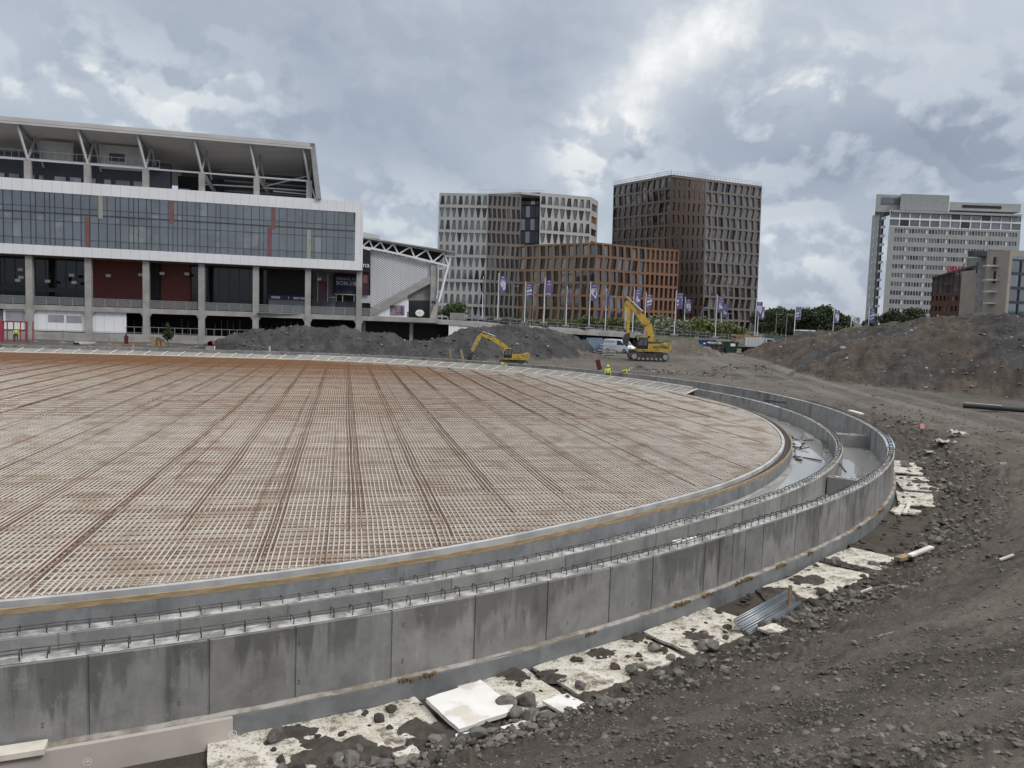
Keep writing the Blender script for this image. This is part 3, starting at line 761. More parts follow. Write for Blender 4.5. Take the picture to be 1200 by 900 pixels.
top=[at(515,226.4,237),at(572,227.4,234),at(611,229.3,229),at(633,225.9,231),at(693,231.4,236),at(701,236.4,244)]
top=[Vector((p.x,p.y,top[0].z-.15)) for p in top]
roofbox(wt,top+[Vector((top[-1].x,268,top[0].z-.15)),Vector((top[0].x,268,top[0].z-.15))],-.6,MT['twhite'])
q=MB()
for k in range(26):
    p=at(560+k*3.0,226.5,240);q.bar(p,p+Vector((0,0,1.0)),.12)
q.bar(at(560,226,240)+Vector((0,0,1)),at(640,227,240)+Vector((0,0,1)),.1);q.build('roof_rail',MT['lgrey'],wt)
q=MB();b=wt.location
for x0,d0,x1,d1 in ((514,237.3,514.2,267),(701,244,700,268)):
    a=at(x0,228,d0);c=at(x1,228,d1);q.add([(a.x,a.y,GB),(c.x,c.y,GB),(c.x,c.y,top[0].z-.4),(a.x,a.y,top[0].z-.4)],[(0,1,2,3)])
q.build('side_wall',MT['twhite'],wt)
# ---- orange building
ob_=thing('office_building','low copper brown office building with a slanted window grid','office building',tuple(pv(700,380,214,GB)))
st=newstate()
def op_or(r,c):
    k=(r*3+c*5)%7
    s=.06*(1 if r%2 else -1)
    if r==0: return (.14,.9,.14,.9,.04,.86,MT['dglass'])
    mt=MT['bglass'] if (r in(3,4) and c>5) or random.random()<.25 else rg((4,1,5,0))
    return (.12-s,.80-s,.16+s,.84+s,.06,.88,mt)
facade(ob_,q4(609,287.5,222,699,284,213,605,697),7,11,op_or,MT['orange2'],0,st,depth=.6)
facade(ob_,q4(699,284,213,757,290,217,697,756),7,7,op_or,MT['orange'],0,st,depth=.6)
facade(ob_,q4(757,290,217,796,293,226,756,794),7,7,lambda r,c:(.14,.76,.18,.8,.08,.88,glassset[1] if r>4 else glassset[2]),MT['orange'],0,st,depth=.6)  # top rows: light glass paints in the mirrored sky
finish(ob_,st)
zt=at(609,287.5,222).z
P=[at(609,287,222),at(699,284,213),at(757,290,217),at(796,293,226)]
roofbox(ob_,[Vector((p.x,p.y+.3,p.z-.3)) for p in P]+[Vector((P[-1].x,250,P[-1].z-.3)),Vector((P[0].x,250,P[0].z-.3))],-.4,MT['orange2'])
q=MB()
for p,q2 in ((P[0],Vector((P[0].x,250,P[0].z))),(P[-1],Vector((P[-1].x,250,P[-1].z)))):
    q.add([(p.x,p.y,GB),(q2.x,q2.y,GB),(q2.x,q2.y,q2.z-.4),(p.x,p.y,p.z-.4)],[(0,1,2,3)])
q.build('side_wall',MT['orange2'],ob_)
# ---- brown tower
bt=thing('office_tower','tall dark brown office tower with a folded facade behind the flagpoles','office tower',tuple(pv(824,388,238,.5)))
st=newstate()
def op_br(r,c):
    if r==0: return (.05,.95,.05,.95,.05,.8,MT['dglass'])
    s=.09*(1 if r%2 else -1)
    return (.12-s,.82-s,.16+s,.88+s,.06,.88,rg((4,4,2,2)) if r>4 else rg((3,3,5,1)))
TA,TB_,TC=at(719,217,254),at(787,204.5,233),at(893,218,246)
u=.37;TM=TB_*(1-u)+TC*u
def gr(px,d,zb=.5): p=at(px,390,d);return Vector((p.x,p.y,zb))
facade(bt,[gr(823.5,238),gr(886,246),TC,TM],14,9,op_br,MT['tbrown'],0,st,depth=.5)
def op_bm(r,c):
    s=.08*(1 if r%2 else -1)
    if r==0: return (.05,.95,.05,.95,.05,.8,MT['dglass'])
    return (.25-s,.7-s,.3+s,.78+s,.12,.84,(glassset[3] if r>11 else glassset[2]) if random.random()<.75 else rg())  # upper rows: pale blind glass stands for reflected sky
facade(bt,[gr(714.5,254),gr(783,250),TB_,TA],14,10,op_br,MT['tbrown'],0,st,depth=.5)
facade(bt,[gr(783,250),gr(823.5,238),TM,TB_],14,7,op_bm,MT['tbrown_shade'],0,st,depth=.5)
finish(bt,st)
def dn(p,z): return Vector((p.x,p.y,p.z-z))
roofbox(bt,[dn(TA,.3),dn(TB_,.3),dn(TC,.3),Vector((TC.x+2,280,TC.z-.3)),Vector((TA.x*1.12,280,TA.z-.3))],-.4,MT['tbrown'])
q=MB()
for a,b in ((TA,TB_),(TB_,TC)):
    for i in range(31):
        p=a+(b-a)*i/30;p=p+Vector((0,.8,0));q.bar(p,p+Vector((0,0,1.3)),.1)
    for h in (.65,1.3): q.bar(a+Vector((0,.8,h)),b+Vector((0,.8,h)),.09)
q.build('roof_rail',MT['lgrey'],bt)
q=MB();a=gr(886,246);q.add([a,Vector((a.x+2,280,.5)),Vector((TC.x+2,280,TC.z-.4)),dn(TC,.4)],[(0,1,2,3)])
a=gr(714.5,254);q.add([a,Vector((a.x*1.12,280,.5)),Vector((TA.x*1.12,280,TA.z-.4)),dn(TA,.4)],[(0,1,2,3)]);q.build('side_wall',MT['tbrown'],bt)
# ---- grey tower on the right
gt=thing('office_tower','tall light grey office slab with rows of small windows and dark balconies','office tower',tuple(pv(1120,390,290,1)))
st=newstate()
D0,D1=290,291
def gp(px,py): 
    d=D0+(px-1045)/153*(D1-D0);return at(px,py,d)
ga,gb=gp(1045,246),gp(1198,249)
ztop=(ga.z+gb.z)/2
h=3.28
lo=Vector((ga.x-.6,D0,0));hi=Vector((gb.x,D1,0))
def gq(z0,z1,x0=0,x1=1,off=0):
    a=lo+(hi-lo)*x0;b=lo+(hi-lo)*x1
    return [Vector((a.x,a.y-off,z0)),Vector((b.x,b.y-off,z0)),Vector((b.x,b.y-off,z1)),Vector((a.x,a.y-off,z1))]
# top two curtain storeys
facade(gt,gq(ztop-6.4,ztop-.4),2,13,lambda r,c:(.05,.95,.05,.95,.08,.92 if r else .86,rg((2,3,1,0))),MT['white'],0,st,depth=.3)
# ten storeys of grouped small windows
NR=15;zb=ztop-6.4-NR*h
def op_gr(r,c):
    if c in(0,1) or c>=45: return None
    if (c-2)%7==4: return (.1,.9,.1,.9,.3,.78,MT['white'])
    return (.12,.86,.12,.86,.3,.78,glassset[2] if r<8 else rg((4,2,2,2)))
facade(gt,gq(zb,ztop-6.4),NR,46,op_gr,MT['tancon'],0,st,depth=.25)
q=MB()
q.hexa(gq(ztop-.4,ztop+.5,0,1,.3)+gq(ztop-.4,ztop+.5,0,1,-24)) 
q=MB()
def gbox(px0,py0,px1,py1,dd,th,mat,name,zlow=None):
    a=at(px0,py0,dd);b=at(px1,py0,dd);z0=at(px0,py1,dd).z if zlow is None else zlow
    k=(dd+th)/dd;m=MB();m.hexa([(a.x,dd,z0),(b.x,dd,z0),(b.x,dd+th,z0),(a.x*k,dd+th,z0),(a.x,dd,a.z),(b.x,dd,a.z),(b.x,dd+th,a.z),(a.x*k,dd+th,a.z)]);m.build(name,mat,gt)
gbox(1045.5,246,1198,248.5,289.7,25,MT['tancon'],'roof')
gbox(1056,227,1113,246,294,16,MT['grey'],'penthouse')
gbox(1113,236.5,1197,246,296,14,MT['tancon'],'penthouse')
gbox(1128,240,1174,243,295.8,.5,MT['black'],'vent_band')
gbox(1027,227.5,1056,248,297,14,MT['tancon'],'penthouse')
gbox(1034,231,1055,238.5,296.7,.5,glassset[1],'window')
# left flank with recessed dark balconies
XR=at(1031,300,294).x;XL=at(1019,300,310).x
q=MB();q.add([(XL,310,0),(XR,294,0),(XR,294,ztop-.4),(XL,310,ztop+.2)],[(0,1,2,3)]);q.build('flank_wall',MT['tancon'],gt)
q=MB();q.box(((XR+lo.x)/2,295.4,ztop/2-.3),(lo.x-XR,2.4,ztop-.6));q.build('stair_core',MT['dark'],gt)
for k in range(15):
    z=ztop-3.2-k*h
    m=MB();m.box(((XR+lo.x)/2-.6,292.6,z),((lo.x-XR)*.75,2.6,.9));m.build('balcony',MT['lgrey'],gt)
    for u in (.3,.7):
        c=Vector((XR+(XL-XR)*u,294+16*u,z+.9));m=MB();m.bar(c-Vector((XL-XR,16,0)).normalized()*1.4,c+Vector((XL-XR,16,0)).normalized()*1.4,.12,1.4);m.build('window',glassset[0],gt)
finish(gt,st)
# ---- brick hotel and beige block on the far right
br=thing('brick_building','red brick building with a dark glazed top floor and red rooftop letters','building',tuple(pv(1110,380,205,2)))
A,B=at(1093,327,206),at(1131,316,198)
def flat(p,z): return Vector((p.x,p.y,z))
st=newstate()
zbk=at(1093,344,206).z
facade(br,[flat(A,0),flat(B,0),flat(B,zbk),flat(A,zbk)],6,8,lambda r,c:(.2,.75,.2,.75,.25,.75,rg((3,1,5,1))),MT['brick'],0,st,depth=.2)
facade(br,[flat(A,zbk),flat(B,zbk),B,A],1,6,lambda r,c:(.04,.96,.04,.96,.03,.97,MT['bglass'] if c<4 else glassset[1]),MT['dark'],0,st,'glazed_storey',.15)
finish(br,st)
C=at(1146,313,194);C2=Vector((C.x+4,214,C.z));A2=Vector((A.x*222/206+.5,222,A.z))
q=MB();q.prism([A+Vector((-.5,-.5,.1)),B+Vector((0,-.6,.1)),C+Vector((0,-.5,.1)),C2,A2],(0,0,.45));q.build('roof',MT['dark'],br)
q=MB();q.add([flat(A,0),flat(A2,0),A2,A],[(0,1,2,3)]);q.build('side_wall',MT['brick'],br)
uu=(B-A).normalized()
text('park',3.0,at(1109.5,318,202),(1,0,0.02),(0,0,1),MT['redlet'],'rooftop_letters',br,extrude=.1)
bb=thing('beige_building','beige rendered block with a grey stair tower, small balconies and dark glass wing','building',tuple(pv(1160,380,190,2)))
def wallp(px0,py0,d0,px1,py1,d1,th,mat,name,zb=0):
    a=at(px0,py0,d0);b=at(px1,py1,d1);n=Vector((-(b.y-a.y),b.x-a.x,0)).normalized()
    m=MB();m.hexa([flat(a,zb),flat(b,zb),flat(b,zb)+n*th,flat(a,zb)+n*th,a,b,b+n*th,a+n*th]);return m.build(name,mat,bb)
wallp(1127.5,318,196,1147,316,190,1,MT['beige'],'beige_wall')
wallp(1146.5,301,189,1164,299,184,3,MT['conc_md'],'stair_tower')
wallp(1133,303,199,1162,300,194,3,MT['conc_md'],'stair_head')
wallp(1157,295,183,1184,293.5,178,1,MT['beige'],'beige_wall')
wallp(1183,294,178.3,1225,293,186,1,MT['beige'],'roof_parapet',zb=at(1183,299,178).z)
for k,(y0,y1) in enumerate(((307,320),(327,339),(344,356),(360,374))):
    p=at(1146,y0,189.4);p2=at(1144.6,y1,189.6);m=MB();m.bar(p,p2,.5,.2);m.build('window',MT['dglass'],bb)
for y in (312,328.5,342,355.5):
    p=at(1163,y,181.5);m=MB();m.box((p.x-.3,p.y-.6,p.z),(3.6,1.6,.35));m.build('balcony',MT['lgrey'],bb)
for y0,y1 in ((301,310),(318,332),(335,350),(352,366)):
    m=MB();m.bar(at(1166,y0,180.9),at(1164.6,y1,180.9),.5,.2);m.build('window',MT['dglass'],bb)
p=at(1146,297.5,187);m=MB();m.box(p,(3.6,2,1.3));m.build('roof_plant',MT['dark'],bb)
st=newstate()
A,B=at(1183.5,303,178.2),at(1226,306,186)
facade(bb,[flat(A,0),flat(B,0),B,A],7,3,lambda r,c:(.05,.95,.05,.95,.1,.9,MT['bglass'] if r%2 else glassset[0]),MT['navy'],0,st,'glazed_wing',.2)
A2,B2=at(1184,297.5,178.6),at(1226,299.5,186.4);q=MB();q.add([at(1184,303,178.5),at(1226,306,186.3),B2,A2],[(0,1,2,3)]);q.build('window',glassset[1],bb)
finish(bb,st)
text('park inn',1.9,at(1173.6,344,180.0)+Vector((0,-.25,0)),(0.03,0,1),(-1,0,.0),MT['redlet'],'wall_letters',bb,extrude=.05)
# far pale low building between trees
lb=thing('low_building','pale low building far behind the banners between dark trees','building',tuple(pv(993,382,330,3)))
q=MB();a=at(985,371,330);b=at(1008,372,330);q.hexa([flat(a,2),flat(b,2),Vector((b.x,342,2)),Vector((a.x,342,2)),a,b,Vector((b.x,342,b.z)),Vector((a.x,342,a.z))]);q.build('wall',MT['white'],lb)
for k in range(5):
    p=at(988+k*4,376,329.8);m=MB();m.box(p,(.8,.3,1.6));m.build('window',MT['dglass'],lb)
# ================================================================ plaza (raised ground with a beam edge)
PE=[at(300,366.5,113),at(425,371.2,118.5),at(530,376,123),at(583,381,126),at(640,385.5,131),at(690,388.5,136),at(745,392,141),at(800,395.5,146),at(870,400,156),at(960,405,172)]
q=MB()
for a,b in zip(PE[:-1],PE[1:]):
    q.add([a,b,Vector((b.x*2.2,420,b.z-.3)),Vector((a.x*2.2+8,420,a.z-.3))],[(0,1,2,3)])
q.build('plaza',M('plaza_paving',(.24,.24,.235),(.19,.19,.19),.5,.85),kind='structure')
pe=thing('plaza_edge_beam','long pale concrete edge beam of the raised plaza with dark recess under it','retaining edge',tuple(PE[3]))
q=MB();q2=MB();q3=MB()
for a,b in zip(PE[1:6],PE[2:7]):
    o=Vector((0,-.35,0));q.hexa([a+o-Vector((0,0,.62)),b+o-Vector((0,0,.62)),b+Vector((0,.4,-.62)),a+Vector((0,.4,-.62)),a+o+Vector((0,0,.06)),b+o+Vector((0,0,.06)),b+Vector((0,.4,.06)),a+Vector((0,.4,.06))])
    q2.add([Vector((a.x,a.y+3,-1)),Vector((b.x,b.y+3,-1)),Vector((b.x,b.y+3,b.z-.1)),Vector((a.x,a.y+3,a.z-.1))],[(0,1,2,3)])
q5=MB()
for a,b in zip(PE[6:-1],PE[7:]):
    for i in range(8):
        u0_,u1_=i/8,(i+1)/8;c,d=a+(b-a)*u0_,a+(b-a)*u1_;e=lambda p,f:Vector((p.x+random.uniform(-.3,.3),p.y-7*f,p.z-(p.z-.9)*f))
        q5.add([c,d,Vector((d.x,d.y-3,d.z-.55*(d.z-.9))),Vector((c.x,c.y-3,c.z-.55*(c.z-.9))),Vector((d.x,d.y-7,.8)),Vector((c.x,c.y-7,.8))],[(3,2,1,0),(5,4,2,3)])
q5.build('plaza_bank',M('weedy_earth',(.11,.10,.075),(.06,.075,.035),.5,.9,.05),kind='structure')
q.build('edge_beam',MT['conc_lt'],pe);q2.build('recess_shade',MT['black'],pe)  # near-black sheet paints the shade in the void below the beam
a,b=at(526,379,122.6),at(572,383,125.2);q3.hexa([flat(a,.2),flat(b,.2),flat(b,.2)+Vector((0,2,0)),flat(a,.2)+Vector((0,2,0)),a,b,b+Vector((0,2,0)),a+Vector((0,2,0))]);q3.build('white_wall',MT['xpsw'],pe)
for px,py in ((426,374),(482,376)):
    p=at(px,py,119 if px<450 else 121);m=MB();m.box((p.x,p.y+.3,(p.z-.3)/2),(.5,.5,p.z-.3));m.build('column',MT['conc_lt'],pe)
rl=thing('plaza_railing','thin grey steel railing running along the raised plaza edge','railing',tuple(PE[4]))
pp=MB();rr=MB();bs=MB()
for a,b in zip(PE[2:-1],PE[3:]):
    L=(b-a).length;n=max(1,round(L/2.2))
    for i in range(n):
        p=a+(b-a)*i/n;pp=MB();pp.bar(p,p+Vector((0,0,1.25)),.07);pp.build('post',MT['galv'],rl)
    for h in (.15,.65,1.22): rr.bar(a+Vector((0,0,h)),b+Vector((0,0,h)),.055)
    n=round(L/.32)
    for i in range(n): 
        p=a+(b-a)*i/n;bs.bar(p+Vector((0,0,.15)),p+Vector((0,0,1.22)),.02)
rr.build('rails',MT['galv'],rl);bs.build('balusters',MT['galv'],rl,kind='stuff')
# ================================================================ stadium
B14=math.radians(14.2);SU=Vector((math.cos(B14),math.sin(B14),0));SN=Vector((-math.sin(B14),math.cos(B14),0))
SO=at(0,356,105);SO.z=0
def fs(px,py,back=0):
    p=onplane(px,py,SO+SN*back,SN);return (p-SO).dot(SU),p.z
def sp(s,z,back=0): return SO+SU*s+SN*back+Vector((0,0,z))
sd=thing('stadium','large stadium with white framed glass storeys on concrete columns and a grey roof','stadium',tuple(sp(20,.2)))
def sbox(mb,s0,s1,z0,z1,b0,b1):
    return mb.hexa([sp(s0,z0,b0),sp(s1,z0,b0),sp(s1,z0,b1),sp(s0,z0,b1),sp(s0,z1,b0),sp(s1,z1,b0),sp(s1,z1,b1),sp(s0,z1,b1)])
def spart(name,mat,*bx,**k):
    m=MB()
    for b in bx: sbox(m,*b)
    return m.build(name,mat,sd,**k)
SE=fs(425,300)[0];SG=fs(416,290)[0];S0=-9
ZT,ZG1,ZG0,ZB=21.95,20.35,13.15,11.8
spart('white_cladding',MT['clad'],(S0,SE,ZG1,ZT,0,14),(S0,SE,ZB,ZG0,0,14),(SG,SE,ZG0,ZG1,0,14))
spart('soffit',M('soffit_brown',(.17,.14,.11),(.14,.115,.09),.5,.7),(S0,SE-.1,ZB-.06,ZB-.004,.1,14))
g1=MB();zmid=(ZG0+ZG1)/2+.15
cells=[];s=S0;k=0
random.seed(11)
while s<SG-.3:
    w=random.choice((1.05,1.1,1.1,1.1,.62,.62,1.1));w=min(w,SG-s)
    cells.append((s,s+w));s+=w
gm=[MT['bglass'],glassM('curtain_glass_b',(.075,.097,.12),.04,2.4),glassM('curtain_glass_c',(.20,.225,.24),.06,2.0)]
for k,(a,b) in enumerate(cells):
    m=MB();ix=[]
    for z0,z1 in ((ZG0,ZG0+1.0),(ZG0+1.0,zmid-.35),(zmid-.35,zmid+.75),(zmid+.75,zmid+1.5),(zmid+1.5,ZG1)):
        ix.append(random.choices((0,1,2),(7,3,1.2))[0]);d=.14;t=random.uniform(-.006,.006)
        m.add([sp(a,z0,d+t),sp(b,z0,d-t),sp(b,z1,d-t),sp(a,z1,d+t)],[(0,1,2,3)])
    o=m.build('window',gm,sd)
    for pgn,i in zip(o.data.polygons,ix): pgn.material_index=i
q=MB()
for a,b in cells: sbox(q,a-.03,a+.03,ZG0,ZG1,.04,.2)
for z in (ZG0+1.0,zmid-.35,zmid+.75,zmid+1.5): sbox(q,S0,SG,z-.025,z+.025,.06,.2)
sbox(q,S0,SG,zmid+.62,zmid+.78,.03,.2)
q.build('mullions',MT['dark'],sd)
for px,up,mt,lb in ((118,1,'cream','pale cream vertical glass strip'),(201,1,'pink','faded red vertical strip'),(102,0,'pink','faded red vertical strip'),(320,1,'pink','faded red vertical strip'),(315.5,0,'pink','faded red vertical strip'),(362,0,'cream','pale cream vertical glass strip')):
    s=fs(px,270)[0];z0,z1=(zmid+.85,ZG1-.02) if up else (ZG0+.02,zmid+.5)
    if up: z0=zmid+.3
    spart('coloured_strip',MT[mt],(s-.28,s+.28,z0,z1,.02,.13),label=lb)
random.seed(5)
# columns
CX=[fs(px,330,.9)[0] for px in (35,104,171.5,236.5,300,361,421)]
CX=[CX[0]-7.4]+CX
for s in CX:
    m=MB();sbox(m,s-.42,s+.42,.0,ZB-.06,.5,1.3)
    m.build('column',MT['conc_lt'],sd)
# balcony deck with corbels and railing
ZD=5.0
m=MB();prev=S0
for s in CX+[SE+12]:
    a,b=prev,s-.425
    if b>a: sbox(m,a,b,ZD-.72,ZD,.6,1.25)
    prev=s+.425
sbox(m,S0,SE+12,ZD-.68,ZD-.02,1.31,14);m.build('balcony_deck',MT['conc_lt'],sd)
m=MB()
for s in CX:
    for d in (-1,1):
        a=s+d*.425;b=s+d*.75;m.prism([sp(a,ZD-1.3,.62),sp(a,ZD-.722,.62),sp(b,ZD-.722,.62)],SN*.6)
m.build('corbels',MT['conc_lt'],sd)
rp=MB();rg_=MB()
prev=S0
for s in CX+[SE+3]:
    a,b=prev+.0,s-.42
    n=4
    for i in range(n+1):
        t=a+(b-a)*i/n;sbox(rp,t-.03,t+.03,ZD,ZD+1.15,.70,.76)
    sbox(rp,a,b,ZD+1.1,ZD+1.16,.69,.77);sbox(rp,a,b,ZD+.12,ZD+.16,.70,.76)
    sbox(rg_,a+.04,b-.04,ZD+.18,ZD+1.08,.72,.735)
    prev=s+.42
rp.build('railing',MT['grey'],sd)
mt,g,p=newmat('railing_mesh');p.inputs['Base Color'].default_value=(.25,.27,.28,1);p.inputs['Alpha'].default_value=.35
rg_.build('railing_infill',mt,sd)
# recessed balcony storey
BK=5.0
def bs_(px,py=340): return fs(px,py,BK)[0]
seg=[(S0,bs_(108),MT['dglass']),(bs_(108),bs_(169),MT['red']),(bs_(169),bs_(189),MT['black']),(bs_(189),bs_(223),MT['red']),(bs_(223),bs_(312),MT['dglass']),(bs_(312),bs_(366),MT['black'])]
for a,b,mt in seg:
    spart('recessed_wall' ,mt,(a+.005,b-.005,ZD,ZB-.07,BK+(0 if mt is MT['red'] else .6),BK+1))
q=MB()
for px in range(4,312,12):
    if 106<px<170 or 186<px<225: continue
    s=bs_(px);q=MB();sbox(q,s-.04,s+.04,ZD,ZB-.07,BK+.5,BK+.6);q.build('glazing_mullion',MT['dark'],sd)
spart('glazing_band',M('green_grey_band',(.035,.045,.035),None,1,.5),(S0,bs_(107),ZD+1.9,ZD+2.5,BK+.52,BK+.58),(bs_(268),bs_(296),ZD+.5,ZD+1.4,BK+.52,BK+.58))
for px,py in ((24,316),(25,325),(21,328.5),(84,322.5),(56,329.5),(87,331),(127,323),(165,322),(190,320.5),(219,321),(374,327)):
    p=onplane(px,py,SO+SN*3.4,SN);m=MB();m.box(p,(.62,.3,.4),Matrix.Rotation(B14,3,'Z'));m.build('floodlight',MT['lgrey'],sd)
m=MB();p=onplane(74,326,SO+SN*4,SN);m.box(p,(.4,.1,.6));m.build('sign',MT['blue'],sd)
# kiosk with blue header
ka,kb=bs_(315),bs_(360)
spart('kiosk',M('kiosk_shutter',(.17,.175,.185),None,1,.5,stretch=(1,1,8)),(ka,kb,ZD,ZD+2.0,BK-.5,BK+.55))
spart('kiosk_header',MT['blueban'],(ka-.2,kb+.1,ZD+2.0,ZD+2.75,BK-.55,BK+.5))
spart('kiosk_lettering',MT['lgrey'],(bs_(318),bs_(328.5),ZD+2.2,ZD+2.52,BK-.57,BK-.552),(bs_(344),bs_(351),ZD+2.2,ZD+2.5,BK-.57,BK-.552),(bs_(352),bs_(358.5),ZD+2.2,ZD+2.5,BK-.57,BK-.552),(bs_(338),bs_(338.8),ZD+2.15,ZD+2.55,BK-.57,BK-.552))
# open end bay: turnstile structure and banner
def bar_at(px0,py0,px1,py1,back): a=fs(px0,py0,back);b=fs(px1,py1,back);return a,b
def rect(name,mat,px0,py0,px1,py1,back,th=.2,**k):
    a=fs(px0,(py0+py1)/2,back)[0];b=fs(px1,(py0+py1)/2,back)[0];z1=fs((px0+px1)/2,py0,back)[1];z0=fs((px0+px1)/2,py1,back)[1]
    return spart(name,mat,(a,b,z0,z1,back,back+th),**k)
rect('turnstile_panel',M('maroon_mesh',(.13,.06,.09),(.10,.045,.075),6,.7),373,334,383.5,352,6)
rect('turnstile_header',MT['red'],373,329.5,383.5,334,5.9)
rect('turnstile_post',MT['lgrey'],372,320,372.7,354,5.8,.15)
rect('turnstile_post',MT['lgrey'],383.7,320,384.4,354,5.8,.15)
rect('rear_wall',MT['conc_md'],362,314,393,372,9)
rect('rear_wall',M('green_grey_back',(.10,.12,.105),(.16,.17,.165),.5,.7),360,314,436,373,12.5,.3)
rect('rear_wall',M('slate_wall',(.075,.085,.10),None,1,.7),366,353,432,373,9.2,.3)
rect('screen_wall',MT['black'],391,322,434,346,8.5,.3)
rect('banner',MT['blueban'],392.5,323,419,340,8.3,.1)
rect('banner_trim',MT['dark'],392.5,340.4,419,345,8.3,.1)
zb1=fs(394,328,8.2);zb2=fs(394,333.6,8.2)
text('FEIRING AV',.62,sp(zb1[0],zb1[1],8.2),SU,(0,0,1),MT['offw'],'banner_text',sd)
text('BOBLER',.86,sp(zb2[0],zb2[1],8.2),SU,(0,0,1),MT['letter'],'banner_text',sd)
rect('banner_figure',MT['offw'],415.5,330,418,335.5,8.25,.05)
rect('ramp_rail',MT['lgrey'],392,344.6,420,345.6,8,.15)
for px in (393.5,401,414.5): rect('ramp_post',MT['lgrey'],px,345.6,px+1,353.5,8,.15)
rect('ramp_rail',MT['lgrey'],386,348,395,349,7.5,.15)
rect('dark_poster',M('dark_poster',(.05,.012,.03),(.015,.012,.05),.7,.6),424,318,432.5,346,6.5,.15)
rect('red_figure',MT['pink'],425.5,322,430.5,332,6.4,.06)
rect('rear_wall',MT['lgrey'],424,346,434,355,6.9,.2)
# ground storey
GS=1.25
rect('storefront',MT['conc_md'],-60,363,31,389,GS+.15)
m=MB()
for a,b,z0,z1 in ((4,31,2,1.5),): pass
rect('white_panel',MT['clad'],4,362.6,32,386,GS-.25,.2)
rect('grey_shutter',MT['grey'],6.5,364.5,28.5,376,GS-.3,.04)
rect('white_panel',MT['clad'],38.5,363.5,101,388,GS-.25,.2)
rect('shutter_window',MT['grey'],56.5,369,75,377.4,GS-.3,.04)
rect('shutter_window',MT['grey'],78,370,96,378.2,GS-.3,.04)
rect('white_panel',MT['clad'],108,366,148,390,GS-.25,.2)
sbk=fs(150,380,9)[0]
spart('undercroft_shade',MT['black'],(S0,SE+14,.0,ZD-.75,9.5,10))  # near-black sheet painted for the unlit void under the deck
q=MB()
random.seed(3)
for k in range(34):
    s=sbk+k*.95+random.uniform(-.2,.2);q=MB();sbox(q,s,s+.08,1.2,1.2+random.uniform(1.0,2.6),8.5,8.6);q.build('storage_pole',MT['grey'],sd)
pz=fs(100,388.5,2)[1];pz2=fs(180,393,2)[1]
spart('plinth_wall',MT['conc_lt'],(S0,CX[5],-.3,1.32,-.6,-.2))
spart('plinth_top',MT['conc_md'],(S0,CX[5],1.0,1.28,-.2,3.0))
q=MB();a=fs(148,380,-.3)[0];b=fs(296,380,-.3)[0];n=16
for i in range(n+1):
    s=a+(b-a)*i/n;sbox(q,s-.03,s+.03,1.32,2.35,-.45,-.39)
sbox(q,a,b,2.3,2.36,-.46,-.38);q.build('ground_railing',MT['grey'],sd)
# upper terrace + roof
ZN=fs(32,187,.9)[1];ZR=29.35
SR=fs(363,182,0)[0]
for s in CX[1:7]:
    m=MB();sbox(m,s-.4,s+.4,ZT,ZN,.6,1.3);m.build('upper_column',MT['conc_lt'],sd)
    n0=sp(s,ZN,.95)
    m=MB();m.bar(n0,sp(s-.95,ZR-.2,.05),.26);m.build('roof_strut',MT['lgrey'],sd)
    m=MB();m.bar(n0,sp(s+.25,ZR-1.1,3.4),.22);m.bar(sp(s+.9,ZN-.4,4.2),sp(s+.25,ZR-1.1,3.4),.2);m.build('roof_strut',MT['grey'],sd)
    m=MB();m.bar(sp(s-.95,ZR-.25,.05),sp(s-.9,ZR-3.6,17),.3,.5);m.build('roof_beam',MT['grey'],sd)
m=MB();m.bar(sp(S0,ZN,.9),sp(SR,ZN-.05,.9),.2);m.build('terrace_tube',MT['lgrey'],sd)
m=MB();m.hexa([sp(S0,ZR,-.4),sp(SR+.7,ZR,-.4),sp(SR+.7,ZR-4,20),sp(S0,ZR-4,20),sp(S0,ZR+.55,-.4),sp(SR+.7,ZR+.55,-.4),sp(SR+.7,ZR-3,20),sp(S0,ZR-3,20)]);m.build('roof',M('roof_sheet',(.52,.51,.495),(.46,.45,.44),.4,.6,stretch=(.2,3,1)),sd)
m=MB();sbox(m,S0,SR+.3,ZR-.32,ZR-.05,-.41,-.1);m.build('roof_edge_tube',MT['lgrey'],sd)
# raked gable on the right end
e0=fs(369,177,0);e1=fs(376.5,236.5,0)
m=MB();m.prism([sp(SR,ZR+.5,-.4),sp(e0[0],ZR+.5,-.4),sp(e1[0],ZT,-.4),sp(e1[0]-.75,ZT,-.4)],SN*20);m.build('gable_fascia',MT['grey'],sd)
m=MB();sbox(m,S0,fs(200,210,4)[0],ZT,26.2,4.5,5);sbox(m,fs(176,205,3.8)[0],fs(200,215,3.8)[0],ZT,25.6,3.6,4.5);m.build('terrace_wall',MT['navy'],sd)
sbl=fs(200,210,4)[0];spart('stand_back_wall',M('stand_underside',(.20,.195,.185),(.16,.155,.15),.5,.8,stretch=(.3,1,3)),(sbl,SR+1,ZT,27.5,13,13.5))
for k in range(7):
    z=ZT+.4+k*.75;spart('stand_riser',MT['grey'],(fs(255,220,9)[0],SR,z,z+.22,12.4-k*.2,12.8-k*.2))
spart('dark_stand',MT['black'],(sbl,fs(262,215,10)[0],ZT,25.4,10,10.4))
for (x0,y0,x1,y1) in ((46,166,86,190),(116,171,168,199)):
    rect('plant_room',M('plant_room_wall',(.40,.40,.39),None,.6,.7),x0,y0,x1,y1,4.2,.25)
for (x0,y0,x1,y1) in ((86,173,98,188),(128,180,146,189)): rect('plant_room_vent',MT['dark'],x0,y0,x1,y1,4.1,.08)
